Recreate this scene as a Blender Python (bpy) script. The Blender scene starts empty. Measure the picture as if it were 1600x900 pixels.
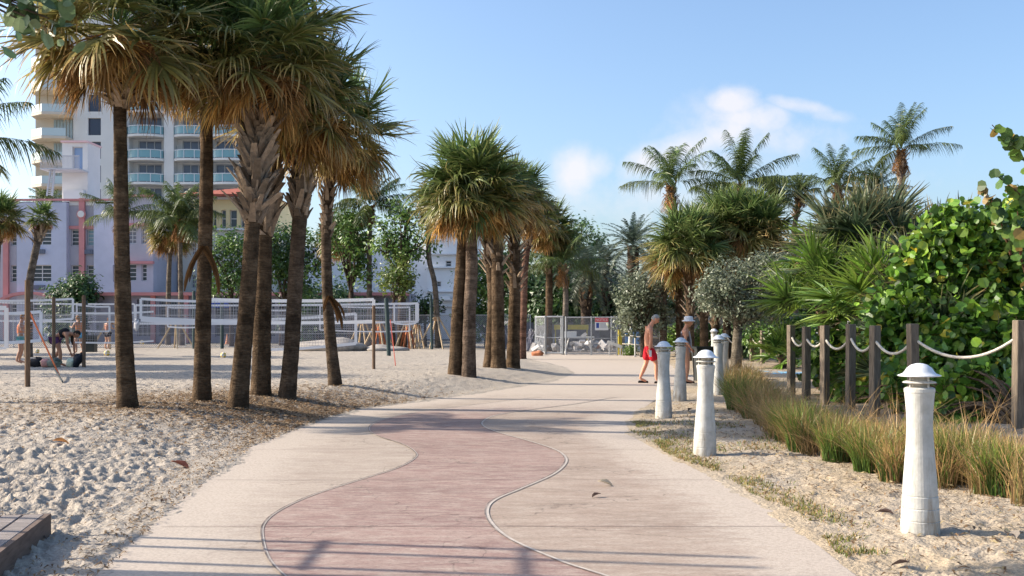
import bpy, bmesh, math, random
import numpy as np
from mathutils import Vector, Matrix

scene = bpy.context.scene
COL = scene.collection
R_ = math.radians
H0 = 1.6            # eye height
F = 1600.0          # focal length in photo pixels

# ---------------------------------------------------------------- camera
cam_data = bpy.data.cameras.new("camera"); cam = bpy.data.objects.new("camera", cam_data); COL.objects.link(cam)
cam.location = (0, 0, H0); cam.rotation_euler = (R_(90), 0, 0)
cam_data.sensor_width = 36; cam_data.lens = 36; cam_data.shift_y = 50/1600
cam_data.clip_start = 0.05; cam_data.clip_end = 3000
scene.camera = cam

# ---------------------------------------------------------------- light
SUN_EL = 29.0
SUN_AZ = math.atan2(-1.0, 0.15)
world = bpy.data.worlds.new("World"); scene.world = world; world.use_nodes = True
wn, wl = world.node_tree.nodes, world.node_tree.links
wn.clear()
w_out = wn.new('ShaderNodeOutputWorld'); w_bg = wn.new('ShaderNodeBackground')
sky = wn.new('ShaderNodeTexSky'); sky.sky_type = 'NISHITA'; sky.sun_disc = False
sky.sun_elevation = R_(SUN_EL); sky.sun_rotation = SUN_AZ
sky.air_density = 1.0; sky.dust_density = 2.4; sky.ozone_density = 3.5; sky.altitude = 0
w_bg.inputs[1].default_value = 0.15
sun_data = bpy.data.lights.new("sun", 'SUN'); sun_data.energy = 5.0; sun_data.angle = R_(0.55); sun_data.color = (1.0, 0.89, 0.74)
sun = bpy.data.objects.new("sun", sun_data); COL.objects.link(sun)
to_sun = Vector((math.sin(SUN_AZ)*math.cos(R_(SUN_EL)), math.cos(SUN_AZ)*math.cos(R_(SUN_EL)), math.sin(R_(SUN_EL))))
sun.rotation_euler = to_sun.to_track_quat('Z', 'Y').to_euler(); sun.location = (-30, 10, 40)
scene.view_settings.view_transform = 'Standard'; scene.view_settings.look = 'None'
scene.view_settings.exposure = 0.8; scene.view_settings.gamma = 1.0; scene.view_settings.use_curve_mapping = False

# clouds live in the sky, placed by direction
def wmath(op, a, b=None, c=None, clamp=False):
    n = wn.new('ShaderNodeMath'); n.operation = op; n.use_clamp = clamp
    for i, v in enumerate((a, b, c)):
        if v is None: continue
        if isinstance(v, (int, float)): n.inputs[i].default_value = v
        else: wl.new(v, n.inputs[i])
    return n.outputs[0]
tc = wn.new('ShaderNodeTexCoord'); sep = wn.new('ShaderNodeSeparateXYZ'); wl.new(tc.outputs['Generated'], sep.inputs[0])
yy = wmath('MAXIMUM', sep.outputs[1], 0.02)
cu = wmath('DIVIDE', sep.outputs[0], yy); cv = wmath('DIVIDE', sep.outputs[2], yy)
comb = wn.new('ShaderNodeCombineXYZ'); wl.new(cu, comb.inputs[0]); wl.new(cv, comb.inputs[1])
nz = wn.new('ShaderNodeTexNoise'); nz.inputs['Scale'].default_value = 26; nz.inputs['Detail'].default_value = 7; nz.inputs['Roughness'].default_value = 0.6
wl.new(comb.outputs[0], nz.inputs['Vector'])
nz2 = wn.new('ShaderNodeTexNoise'); nz2.inputs['Scale'].default_value = 9; nz2.inputs['Detail'].default_value = 5
wl.new(comb.outputs[0], nz2.inputs['Vector'])
field = None
#        px    py   rx  ry  strength rot
for (px, py, rx, ry, st, rot) in [(900,268,36,36,1.05,0),(930,262,34,26,.8,0),(912,300,40,34,.4,0),(870,285,34,22,.35,0),(1150,160,42,22,1.1,0),(1175,185,60,28,.9,0),
        (1140,205,90,26,.8,-20),(1070,230,95,26,.95,-22),(1010,252,55,24,.9,-25),(1110,215,60,24,.9,-15),(1100,262,150,36,.45,-10),(1250,165,60,12,.8,12),(1290,180,60,14,.5,8),
        (1230,215,140,44,.45,0),(1050,300,280,70,.45,0),(1120,200,110,60,.5,-20),(1400,270,170,60,.2,0)]:
    u0, v0 = (px-800)/F, (500-py)/F
    du = wmath('SUBTRACT', cu, u0); dv = wmath('SUBTRACT', cv, v0)
    c_, s_ = math.cos(R_(-rot)), math.sin(R_(-rot))
    a = wmath('ADD', wmath('MULTIPLY', du, c_), wmath('MULTIPLY', dv, s_))
    b = wmath('SUBTRACT', wmath('MULTIPLY', dv, c_), wmath('MULTIPLY', du, s_))
    a = wmath('DIVIDE', a, rx/F); b = wmath('DIVIDE', b, ry/F)
    d2 = wmath('ADD', wmath('MULTIPLY', a, a), wmath('MULTIPLY', b, b))
    g = wmath('MULTIPLY', wmath('EXPONENT', wmath('MULTIPLY', d2, -0.9)), st)
    field = g if field is None else wmath('MAXIMUM', field, g)
nn = wmath('SUBTRACT', nz.outputs[0], 0.5); n2 = wmath('SUBTRACT', nz2.outputs[0], 0.5)
dens = wmath('ADD', field, wmath('ADD', wmath('MULTIPLY', nn, 1.5), wmath('MULTIPLY', n2, 0.6)))
dens = wmath('MULTIPLY', dens, wmath('MULTIPLY', field, 2.2, clamp=True))
dens = wmath('MULTIPLY', wmath('SUBTRACT', dens, 0.06), 1.05, clamp=True)
dens = wmath('MULTIPLY', dens, wmath('GREATER_THAN', sep.outputs[1], 0.03))
dens = wmath('MULTIPLY', dens, 0.8)
mixc = wn.new('ShaderNodeMix'); mixc.data_type = 'RGBA'
wl.new(dens, mixc.inputs[0]); wl.new(sky.outputs[0], mixc.inputs[6]); mixc.inputs[7].default_value = (3.9, 3.75, 3.85, 1)
wl.new(mixc.outputs[2], w_bg.inputs[0]); wl.new(w_bg.outputs[0], w_out.inputs[0])

# ---------------------------------------------------------------- materials
MATS = {}
def mat(name, col, rough=0.8, spec=0.3, metal=0.0, noise=None, bump=None, attr=False, transl=0.0, detail=5, coord='Object', stretch=None, col2=None, bump_scale=None, bump_dist=0.02):
    """noise=(scale, amount) mottles the colour with col2; bump=(strength); attr: colour from the Col attribute"""
    if name in MATS: return MATS[name]
    m = bpy.data.materials.new(name); m.use_nodes = True; N, L = m.node_tree.nodes, m.node_tree.links
    p = N['Principled BSDF']; p.inputs['Roughness'].default_value = rough; p.inputs['Specular IOR Level'].default_value = spec; p.inputs['Metallic'].default_value = metal
    p.inputs['Base Color'].default_value = (*col, 1)
    src = None
    if attr:
        a = N.new('ShaderNodeAttribute'); a.attribute_name = 'Col'; src = a.outputs['Color']
    if noise or bump:
        t = N.new('ShaderNodeTexCoord'); vec = t.outputs[coord]
        if stretch:
            mp = N.new('ShaderNodeMapping'); mp.inputs['Scale'].default_value = stretch; L.new(vec, mp.inputs[0]); vec = mp.outputs[0]
    if noise:
        n = N.new('ShaderNodeTexNoise'); n.inputs['Scale'].default_value = noise[0]; n.inputs['Detail'].default_value = detail; n.inputs['Roughness'].default_value = .65
        L.new(vec, n.inputs['Vector'])
        r = N.new('ShaderNodeMapRange'); r.inputs[1].default_value = .35; r.inputs[2].default_value = .65; L.new(n.outputs[0], r.inputs[0])
        mx = N.new('ShaderNodeMix'); mx.data_type = 'RGBA'; L.new(r.outputs[0], mx.inputs[0])
        if src is not None:
            mu = N.new('ShaderNodeMix'); mu.data_type = 'RGBA'; mu.blend_type = 'MULTIPLY'; mu.inputs[0].default_value = 1; L.new(src, mu.inputs[6])
            k = 1-noise[1]; mu.inputs[7].default_value = (k, k, k, 1)
            L.new(src, mx.inputs[6]); L.new(mu.outputs[2], mx.inputs[7])
        else:
            c2 = col2 or tuple(c*(1-noise[1]) for c in col)
            mx.inputs[6].default_value = (*col, 1); mx.inputs[7].default_value = (*c2, 1)
        src = mx.outputs[2]
    if src is not None: L.new(src, p.inputs['Base Color'])
    if bump:
        nb = N.new('ShaderNodeTexNoise'); nb.inputs['Scale'].default_value = bump_scale or 30; nb.inputs['Detail'].default_value = 6; L.new(vec, nb.inputs['Vector'])
        bp = N.new('ShaderNodeBump'); bp.inputs['Strength'].default_value = bump; bp.inputs['Distance'].default_value = bump_dist; L.new(nb.outputs[0], bp.inputs['Height']); L.new(bp.outputs[0], p.inputs['Normal'])
    if transl:
        tr = N.new('ShaderNodeBsdfTranslucent'); ms = N.new('ShaderNodeMixShader'); ms.inputs[0].default_value = transl
        if src is not None:
            g = N.new('ShaderNodeGamma'); g.inputs[1].default_value = 0.85; L.new(src, g.inputs[0]); L.new(g.outputs[0], tr.inputs[0])
        else: tr.inputs[0].default_value = (*col, 1)
        L.new(p.outputs[0], ms.inputs[1]); L.new(tr.outputs[0], ms.inputs[2]); L.new(ms.outputs[0], N['Material Output'].inputs[0])
    MATS[name] = m
    return m

def M_leaf(): return mat('leaf', (.06,.1,.03), rough=.42, spec=.45, attr=True, transl=.27, noise=(16,.3))
def M_dead(): return mat('dead_leaf', (.3,.2,.1), rough=.8, spec=.15, attr=True, transl=.3)
def M_glass(name='window_glass', c=(.03,.045,.065)): return mat(name, c, rough=.12, spec=.6)
def wire_mat(name, col, scale, thick):
    if name in MATS: return MATS[name]
    m = bpy.data.materials.new(name); m.use_nodes = True; N, L = m.node_tree.nodes, m.node_tree.links
    p = N['Principled BSDF']; p.inputs['Base Color'].default_value = (*col, 1); p.inputs['Roughness'].default_value = .5
    t = N.new('ShaderNodeTexCoord'); s = N.new('ShaderNodeSeparateXYZ'); L.new(t.outputs['Object'], s.inputs[0])
    def mm(op, a, b=None):
        n = N.new('ShaderNodeMath'); n.operation = op
        for i, v in enumerate((a, b)):
            if v is None: continue
            if isinstance(v, (int, float)): n.inputs[i].default_value = v
            else: L.new(v, n.inputs[i])
        return n.outputs[0]
    out = None
    for sg in (1, -1):
        h = mm('ADD', s.outputs[0], mm('MULTIPLY', s.outputs[2], sg)) if 'diamond' in name else (s.outputs[0] if sg == 1 else s.outputs[2])
        fr = mm('FRACT', mm('MULTIPLY', h, scale)); g = mm('LESS_THAN', fr, thick)
        out = g if out is None else mm('MAXIMUM', out, g)
    tr = N.new('ShaderNodeBsdfTransparent'); ms = N.new('ShaderNodeMixShader'); L.new(out, ms.inputs[0]); L.new(tr.outputs[0], ms.inputs[1]); L.new(p.outputs[0], ms.inputs[2])
    L.new(ms.outputs[0], N['Material Output'].inputs[0]); MATS[name] = m
    return m

# ---------------------------------------------------------------- mesh builder
class MB:
    def __init__(s): s.v = []; s.f = []; s.c = []; s.n = 0; s.has_c = False
    def add(s, v, f, c=(1,1,1)):
        v = np.asarray(v, float).reshape(-1, 3); f = np.asarray(f, dtype=np.int64) if not isinstance(f, list) else f
        c = np.asarray(c, float)
        if c.ndim == 1: c = np.tile(c, (len(v), 1))
        if isinstance(f, list): s.f.extend([[i+s.n for i in q] for q in f])
        else: s.f.extend((f+s.n).tolist())
        s.v.append(v); s.c.append(c.reshape(-1, 3)); s.n += len(v); return s
    def box(s, a, b, c=(1,1,1), M=None):
        x0,y0,z0 = a; x1,y1,z1 = b
        v = np.array([(x0,y0,z0),(x1,y0,z0),(x1,y1,z0),(x0,y1,z0),(x0,y0,z1),(x1,y0,z1),(x1,y1,z1),(x0,y1,z1)], float)
        if M is not None: v = np.array([M @ Vector(p) for p in v])
        return s.add(v, [[0,3,2,1],[4,5,6,7],[0,1,5,4],[1,2,6,5],[2,3,7,6],[3,0,4,7]], c)
    def bar(s, p, q, w, h=None, c=(1,1,1)):
        p, q = Vector(p), Vector(q); d = q-p; h = h or w; M = Matrix.Translation(p) @ d.to_track_quat('X', 'Z').to_matrix().to_4x4()
        return s.box((0,-w/2,-h/2), (d.length,w/2,h/2), c, M)
    def tube(s, pts, rad, n=8, c=(1,1,1), cap=True):
        pts = [Vector(p) for p in pts]; k = len(pts); rad = [rad]*k if isinstance(rad, (int, float)) else rad
        V = []; ang = np.linspace(0, 2*math.pi, n, endpoint=False)
        cc = np.asarray(c, float)
        prev = None
        for i, p in enumerate(pts):
            t = (pts[min(i+1, k-1)]-pts[max(i-1, 0)]).normalized()
            if prev is None: a = t.orthogonal().normalized()
            else: a = (prev-t*prev.dot(t)).normalized()
            prev = a; b = t.cross(a)
            for th in ang: V.append(p+(a*math.cos(th)+b*math.sin(th))*rad[i])
        fc = [[i*n+j, i*n+(j+1)%n, (i+1)*n+(j+1)%n, (i+1)*n+j] for i in range(k-1) for j in range(n)]
        if cap: fc.append(list(range(n))[::-1]); fc.append([(k-1)*n+j for j in range(n)])
        if cc.ndim == 2 and len(cc) == k: cc = np.repeat(cc, n, axis=0)
        return s.add(V, fc, cc)
    def lathe(s, prof, n=24, c=(1,1,1), at=(0,0,0)):
        V = []
        for r, z in prof:
            for j in range(n):
                th = 2*math.pi*j/n; V.append((at[0]+r*math.cos(th), at[1]+r*math.sin(th), at[2]+z))
        k = len(prof); fc = [[i*n+j, i*n+(j+1)%n, (i+1)*n+(j+1)%n, (i+1)*n+j] for i in range(k-1) for j in range(n)]
        fc.append(list(range(n))[::-1]); fc.append([(k-1)*n+j for j in range(n)])
        return s.add(V, fc, c)
    def strips(s, P, S, C):
        """P (M,N,3) centres, S (M,N,3) half-width vectors, C (M,N,3) colours"""
        M, N, _ = P.shape
        V = np.stack([P-S, P+S], axis=2).reshape(-1, 3); Cc = np.repeat(C.reshape(M*N, 3), 2, axis=0)
        b = (np.arange(M)[:, None]*N*2+np.arange(N-1)[None, :]*2).reshape(-1)
        return s.add(V, np.stack([b, b+1, b+3, b+2], axis=1), Cc)
    def build(s, name, m, parent=None, smooth=False, loc=None, rot=None):
        me = bpy.data.meshes.new(name); V = np.concatenate(s.v) if s.v else np.zeros((0, 3))
        me.from_pydata(V.tolist(), [], s.f)
        C = np.concatenate(s.c); a = me.color_attributes.new('Col', 'FLOAT_COLOR', 'POINT')
        a.data.foreach_set('color', np.concatenate([C, np.ones((len(C), 1))], axis=1).astype(np.float32).ravel())
        ms = m if isinstance(m, list) else [m]
        for x in ms: me.materials.append(x)
        if smooth: me.polygons.foreach_set('use_smooth', [True]*len(me.polygons))
        me.update()
        o = bpy.data.objects.new(name, me); COL.objects.link(o)
        if parent: o.parent = parent
        if loc is not None: o.location = loc
        if rot is not None: o.rotation_euler = rot
        return o

def tag(o, label=None, cat=None, group=None, kind=None):
    if label: o['label'] = label
    if cat: o['category'] = cat
    if group: o['group'] = group
    if kind: o['kind'] = kind
    return o
def thing(name, label, cat, loc=(0,0,0), rz=0, group=None):
    o = bpy.data.objects.new(name, None); COL.objects.link(o); o.location = loc; o.rotation_euler = (0,0,rz); o.empty_display_size = .2
    return tag(o, label, cat, group)
def copy_tree(root, loc, rz=0, label=None, scale=None):
    r = root.copy(); COL.objects.link(r); r.location = loc; r.rotation_euler = (0,0,rz)
    if label: r['label'] = label
    if scale: r.scale = scale if not isinstance(scale, (int, float)) else (scale,)*3
    for ch in list(root.children):
        c = ch.copy(); COL.objects.link(c); c.parent = r
        for g in ch.children:
            d = g.copy(); COL.objects.link(d); d.parent = c
    return r
def bevel(o, w, seg=2):
    m = o.modifiers.new('bevel', 'BEVEL'); m.width = w; m.segments = seg; m.limit_method = 'ANGLE'; return o

# ---------------------------------------------------------------- ground shape
XL = np.array([(2,-2.3),(6.4,-2.6),(7.5,-2.75),(8.8,-2.92),(12.8,-3.28),(15.5,-3.1),(18.3,-2.7),(19.7,-1.97),(22,-.9),(24.4,.1),(28,1.4),(31,1.9),(35,1.7),(41,.8),(46,.2),(70,-1)])
XR = np.array([(2,2.0),(6.4,2.15),(8.8,2.2),(10.75,2.0),(12.8,1.76),(14.2,1.64),(16,1.8),(19,2.5),(22.9,3.5),(25.6,4.5),(28,5.1),(36,5.6),(48,5.8),(70,6)])
def ss(a, b, x): t = np.clip((x-a)/(b-a), 0, 1); return t*t*(3-2*t)
def ground(x, y):
    x = np.asarray(x, float); y = np.asarray(y, float)
    dl = np.interp(y, XL[:,0], XL[:,1])-x; dr = x-np.interp(y, XR[:,0], XR[:,1])
    amp = np.interp(y, [3,7,10,14,24,32,45,60], [.05,.07,.14,.25,.25,.2,.12,.05])
    zl = amp*ss(-.1, 2.4, dl); zr = .05*ss(0, 1.2, dr)+.12*ss(2.5, 6, dr)*np.interp(y,[0,14,22,26],[1,1,.6,0])
    return np.where(dl > 0, zl, 0)+np.where(dr > 0, zr, 0)
def gz(x, y): return float(ground(x, y))
def foot(px, py):
    """world point of the ground seen at a photo pixel"""
    Y = 2560/(py-500)
    for _ in range(12): Y = (H0-gz((px-800)/F*Y, Y))*F/(py-500)
    X = (px-800)/F*Y
    return (X, Y, gz(X, Y))
def at(px, py, Y): return ((px-800)/F*Y, Y, H0-(py-500)/F*Y)

def vnoise(x, y, seed):
    xi = np.floor(x).astype(np.int64); yi = np.floor(y).astype(np.int64); fx = x-xi; fy = y-yi
    fx = fx*fx*(3-2*fx); fy = fy*fy*(3-2*fy)
    def h(a, b):
        n = (a*374761393+b*668265263+seed*974711) & 0x7fffffff
        n = ((n ^ (n >> 13))*1274126177) & 0x7fffffff
        return ((n ^ (n >> 16)) & 0xffff)/65535.0
    return (h(xi,yi)*(1-fx)+h(xi+1,yi)*fx)*(1-fy)+(h(xi,yi+1)*(1-fx)+h(xi+1,yi+1)*fx)*fy
def fbm(x, y, seed, octv=4):
    r = 0; a = 1; t = 0
    for i in range(octv): r = r+a*(vnoise(x*2**i, y*2**i, seed+i)-.5); t += a; a *= .5
    return r/t*2

# sand: one fine sheet over the whole visible strip, denser close to the walkway
def make_sand():
    rng = np.random.default_rng(3)
    u = np.concatenate([np.linspace(-1.5,-.62,90)[:-1], np.linspace(-.62,-.05,300)[:-1], np.linspace(-.05,.12,60)[:-1], np.linspace(.12,.56,230)[:-1], np.linspace(.56,1.5,70)])
    ys = 3.2*np.exp(np.arange(0, 720)*.0042); ys = ys[ys < 64]
    U, Y = np.meshgrid(u, ys); X = U*(Y+1.0)
    Z = ground(X, Y)
    dl = np.interp(Y, XL[:,0], XL[:,1])-X; dr = X-np.interp(Y, XR[:,0], XR[:,1])
    edge = np.maximum(dl, dr)
    left = ss(.0, .9, dl); right = ss(-.15, .7, dr)
    wob = fbm(X*.9, Y*.9, 5, 5)
    n1 = fbm(X*5.6, Y*4.2, 11, 5); n2 = fbm(X*1.1, Y*1.1, 31, 3); n3 = fbm(X*13, Y*11, 57, 3)
    ridge = 1-np.abs(fbm(X*3.0+7, Y*2.6, 77, 3))*2
    soft = 1.0-.5*ss(38, 55, Y)
    Z += left*soft*.85*(.019*n1*(.55+.9*vnoise(X*.5,Y*.5,301))+.022*n2+.006*ridge+.010*n3)+right*(.018*n1+.02*n2+.010*n3)
    # footprints
    lu, ly = u, ys
    def stamp(x, y, r1, r2, a, dep):
        i0, i1 = np.searchsorted(ly, [y-3*r1, y+3*r1])
        if i1-i0 < 2: return
        uu = x/(y+1.0); w = 3*r1/(y+1.0)
        j0, j1 = np.searchsorted(lu, [uu-w, uu+w])
        if j1-j0 < 2: return
        dx = X[i0:i1,j0:j1]-x; dy = Y[i0:i1,j0:j1]-y
        c, s = math.cos(a), math.sin(a); p = (dx*c+dy*s)/r1; q = (-dx*s+dy*c)/r2; d = np.sqrt(p*p+q*q)
        m = np.minimum(left[i0:i1,j0:j1]+.6*right[i0:i1,j0:j1], 1)
        Z[i0:i1,j0:j1] += dep*m*(-np.exp(-(d**3)*1.2)+.55*np.exp(-((d-1.35)/.3)**2))
    for _ in range(17000):
        y = 4.5*math.exp(rng.random()*2.35); x = (-.72+rng.random()*.75)*y
        stamp(x, y, rng.uniform(.07,.15), rng.uniform(.035,.075), rng.uniform(0,3.14), rng.uniform(.006,.024))
    for _ in range(900):
        y = 5*math.exp(rng.random()*1.5); x = (.12+rng.random()*.45)*y
        stamp(x, y, rng.uniform(.1,.16), rng.uniform(.05,.09), rng.uniform(0,3.14), rng.uniform(.006,.018))
    # lie just under the walkway slab, spill a little over its edge
    Z = np.where(edge < .12, np.where(edge < -.35, -.03, -.022+.030*wob*np.where(dr>dl,.5,1)+.035*ss(-.35,.12,edge)+.02*n3*np.where(dr>dl,.4,1)), Z)
    near = ss(.12, .5, edge); Z = np.where(edge >= .12, Z*near+(.013+.03*wob+.02*n3)*(1-near), Z)
    ny, nx = X.shape
    idx = np.arange(ny*nx).reshape(ny, nx)
    Fq = np.stack([idx[:-1,:-1], idx[:-1,1:], idx[1:,1:], idx[1:,:-1]], -1).reshape(-1, 4)
    # colour: pale sand; straw and brown litter under the palms and on the planted side
    sand = np.array([.45,.395,.33]); lit = np.array([.25,.18,.115]); soil = np.array([.46,.37,.26])
    patch = np.exp(-((Y-17.5)/3.0)**2)*ss(-.2,1.2,dl)*(1-ss(3.5,6.5,dl))
    lm = np.clip(patch*1.05+.25*fbm(X*2, Y*2, 91, 4)-.12, 0, 1)*(left > .1)*ss(-.25,.25,fbm(X*7,Y*7,92,3)+.15)
    C = sand[None,None]*(1-lm[...,None]*.75)+lit*lm[...,None]*.75
    rm = ss(-.4,.0,dr)*np.clip(.8+.9*fbm(X*1.6,Y*1.6,93,4), 0, 1)
    C = C*(1-rm[...,None])+soil*rm[...,None]
    fl = ss(2.2,3.6,dr)*np.clip(.5+fbm(X*3,Y*3,95,4),0,1); C = C*(1-fl[...,None]*.7)+np.array([.2,.13,.075])*fl[...,None]*.7
    C *= (1+.12*fbm(X*14, Y*14, 94, 2))[...,None]
    mb = MB(); mb.add(np.stack([X,Y,Z],-1).reshape(-1,3), Fq, C.reshape(-1,3))
    m = mat('sand', (.5,.45,.38), rough=.95, spec=.1, attr=True, noise=(38,.36), bump=.8, bump_scale=30, bump_dist=.03, detail=9)
    return tag(mb.build('sand', m, smooth=True), kind='structure')
make_sand()
gb = MB(); gb.add([(-900,-400,-.07),(900,-400,-.07),(900,1500,-.07),(-900,1500,-.07)], [[0,1,2,3]])
tag(gb.build('ground', mat('far_ground', (.33,.30,.25), noise=(.5,.35), rough=1, coord='Object')), kind='structure')

# walkway ---------------------------------------------------------------
def catmull(pts, n=8):
    pts = [np.array(p, float) for p in pts]; pts = [2*pts[0]-pts[1]]+pts+[2*pts[-1]-pts[-2]]; out = []
    for i in range(1, len(pts)-2):
        for k in range(n):
            t = k/n; a, b, c, d = pts[i-1:i+3]
            out.append(.5*((2*b)+(-a+c)*t+(2*a-5*b+4*c-d)*t*t+(-a+3*b-3*c+d)*t**3))
    out.append(pts[-2]); return np.array(out)
def walk_mat(name, c1, c2, sandc, sand_amt):
    m = bpy.data.materials.new(name); m.use_nodes = True; N, L = m.node_tree.nodes, m.node_tree.links; p = N['Principled BSDF']
    p.inputs['Roughness'].default_value = .85; p.inputs['Specular IOR Level'].default_value = .2
    t = N.new('ShaderNodeTexCoord')
    def noise(sc, st, det=6, ro=.65):
        mp = N.new('ShaderNodeMapping'); mp.inputs['Scale'].default_value = st; L.new(t.outputs['Object'], mp.inputs[0])
        n = N.new('ShaderNodeTexNoise'); n.inputs['Scale'].default_value = sc; n.inputs['Detail'].default_value = det; n.inputs['Roughness'].default_value = ro; L.new(mp.outputs[0], n.inputs[0]); return n.outputs[0]
    def rng(v, a, b, lo=0, hi=1):
        r = N.new('ShaderNodeMapRange'); r.inputs[1].default_value = a; r.inputs[2].default_value = b; r.inputs[3].default_value = lo; r.inputs[4].default_value = hi; L.new(v, r.inputs[0]); return r.outputs[0]
    def mix(f, a, b, mode='MIX'):
        x = N.new('ShaderNodeMix'); x.data_type = 'RGBA'; x.blend_type = mode
        for i, v in ((0,f),(6,a),(7,b)):
            if isinstance(v, (int,float)): x.inputs[i].default_value = v
            elif isinstance(v, tuple): x.inputs[i].default_value = (*v,1)
            else: L.new(v, x.inputs[i])
        return x.outputs[2]
    c = mix(rng(noise(1.6,(.4,1.6,1)), .38, .62), c1, c2)
    c = mix(rng(noise(5,(.25,2.2,1)), .5, .75, 0, .45), c, tuple(k*.62 for k in c2))
    c = mix(rng(noise(.55,(1,1.3,1),5,.6), .50, .68, 0, .45), c, tuple(k*.72 for k in c2))
    vo = N.new('ShaderNodeTexVoronoi'); vo.feature = 'DISTANCE_TO_EDGE'; vo.inputs['Scale'].default_value = .35; mpv = N.new('ShaderNodeMapping'); L.new(t.outputs['Object'], mpv.inputs[0])
    nv = N.new('ShaderNodeTexNoise'); nv.inputs['Scale'].default_value = 2.5; nv.inputs['Detail'].default_value = 6; L.new(t.outputs['Object'], nv.inputs[0]); av = N.new('ShaderNodeVectorMath'); av.operation = 'MULTIPLY_ADD'; av.inputs[1].default_value = (.9,.9,.9); L.new(nv.outputs['Color'], av.inputs[0]); L.new(mpv.outputs[0], av.inputs[2]); L.new(av.outputs[0], vo.inputs['Vector'])
    c = mix(rng(vo.outputs['Distance'], 0, .006, .7, 0), c, tuple(k*.35 for k in c2))
    # sand blown over the slab: heavier along the edges (Col red = closeness to an edge)
    a = N.new('ShaderNodeAttribute'); a.attribute_name = 'Col'; s = N.new('ShaderNodeSeparateColor'); L.new(a.outputs['Color'], s.inputs[0])
    ad = N.new('ShaderNodeMath'); ad.operation = 'ADD'; L.new(noise(7,(.5,1.6,1),8,.75), ad.inputs[0]); L.new(rng(s.outputs[0],0,1,0,.45), ad.inputs[1])
    c = mix(rng(ad.outputs[0], .52-sand_amt*.12, .78, 0, .9), c, sandc)
    c = mix(rng(noise(55,(.7,1,1),4,.75), .42, .70, 0, .5), c, tuple(k*.45 for k in c2))
    L.new(c, p.inputs['Base Color'])
    bp = N.new('ShaderNodeBump'); bp.inputs['Strength'].default_value = .35; bp.inputs['Distance'].default_value = .01; L.new(noise(90,(1,1,1),4), bp.inputs['Height']); L.new(bp.outputs[0], p.inputs['Normal'])
    return m
SANDC = (.50,.43,.36)
m_beige = walk_mat('walk_beige', (.425,.355,.29), (.34,.275,.225), SANDC, .8)
m_pink = walk_mat('walk_pink', (.345,.24,.205), (.26,.17,.15), SANDC, .7)
m_right = walk_mat('walk_tan', (.40,.32,.26), (.32,.245,.195), SANDC, .5)
PL = catmull([((px-800)/F*2560/(py-500), 2560/(py-500)) for px, py in [(520,985),(470,925),(425,880),(412,845),(414,820),(440,798),(490,775),(560,752),(620,733),(648,718),(650,708),(630,695),(596,684),(578,674),(582,664),(605,655),(650,645),(735,634),(845,621)]], 8)
PR = catmull([((px-800)/F*2560/(py-500), 2560/(py-500)) for px, py in [(1030,985),(975,915),(880,880),(800,845),(768,818),(762,797),(775,782),(812,766),(862,744),(882,728),(884,716),(868,704),(826,690),(780,677),(756,667),(756,658),(778,649),(835,640),(905,631),(962,621)]], 8)
def xat(P, y):
    # the lines fold a little in y at no point, so x is a function of arc length; resample by y
    o = np.argsort(P[:,1]); return np.interp(y, P[o,1], P[o,0])
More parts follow.
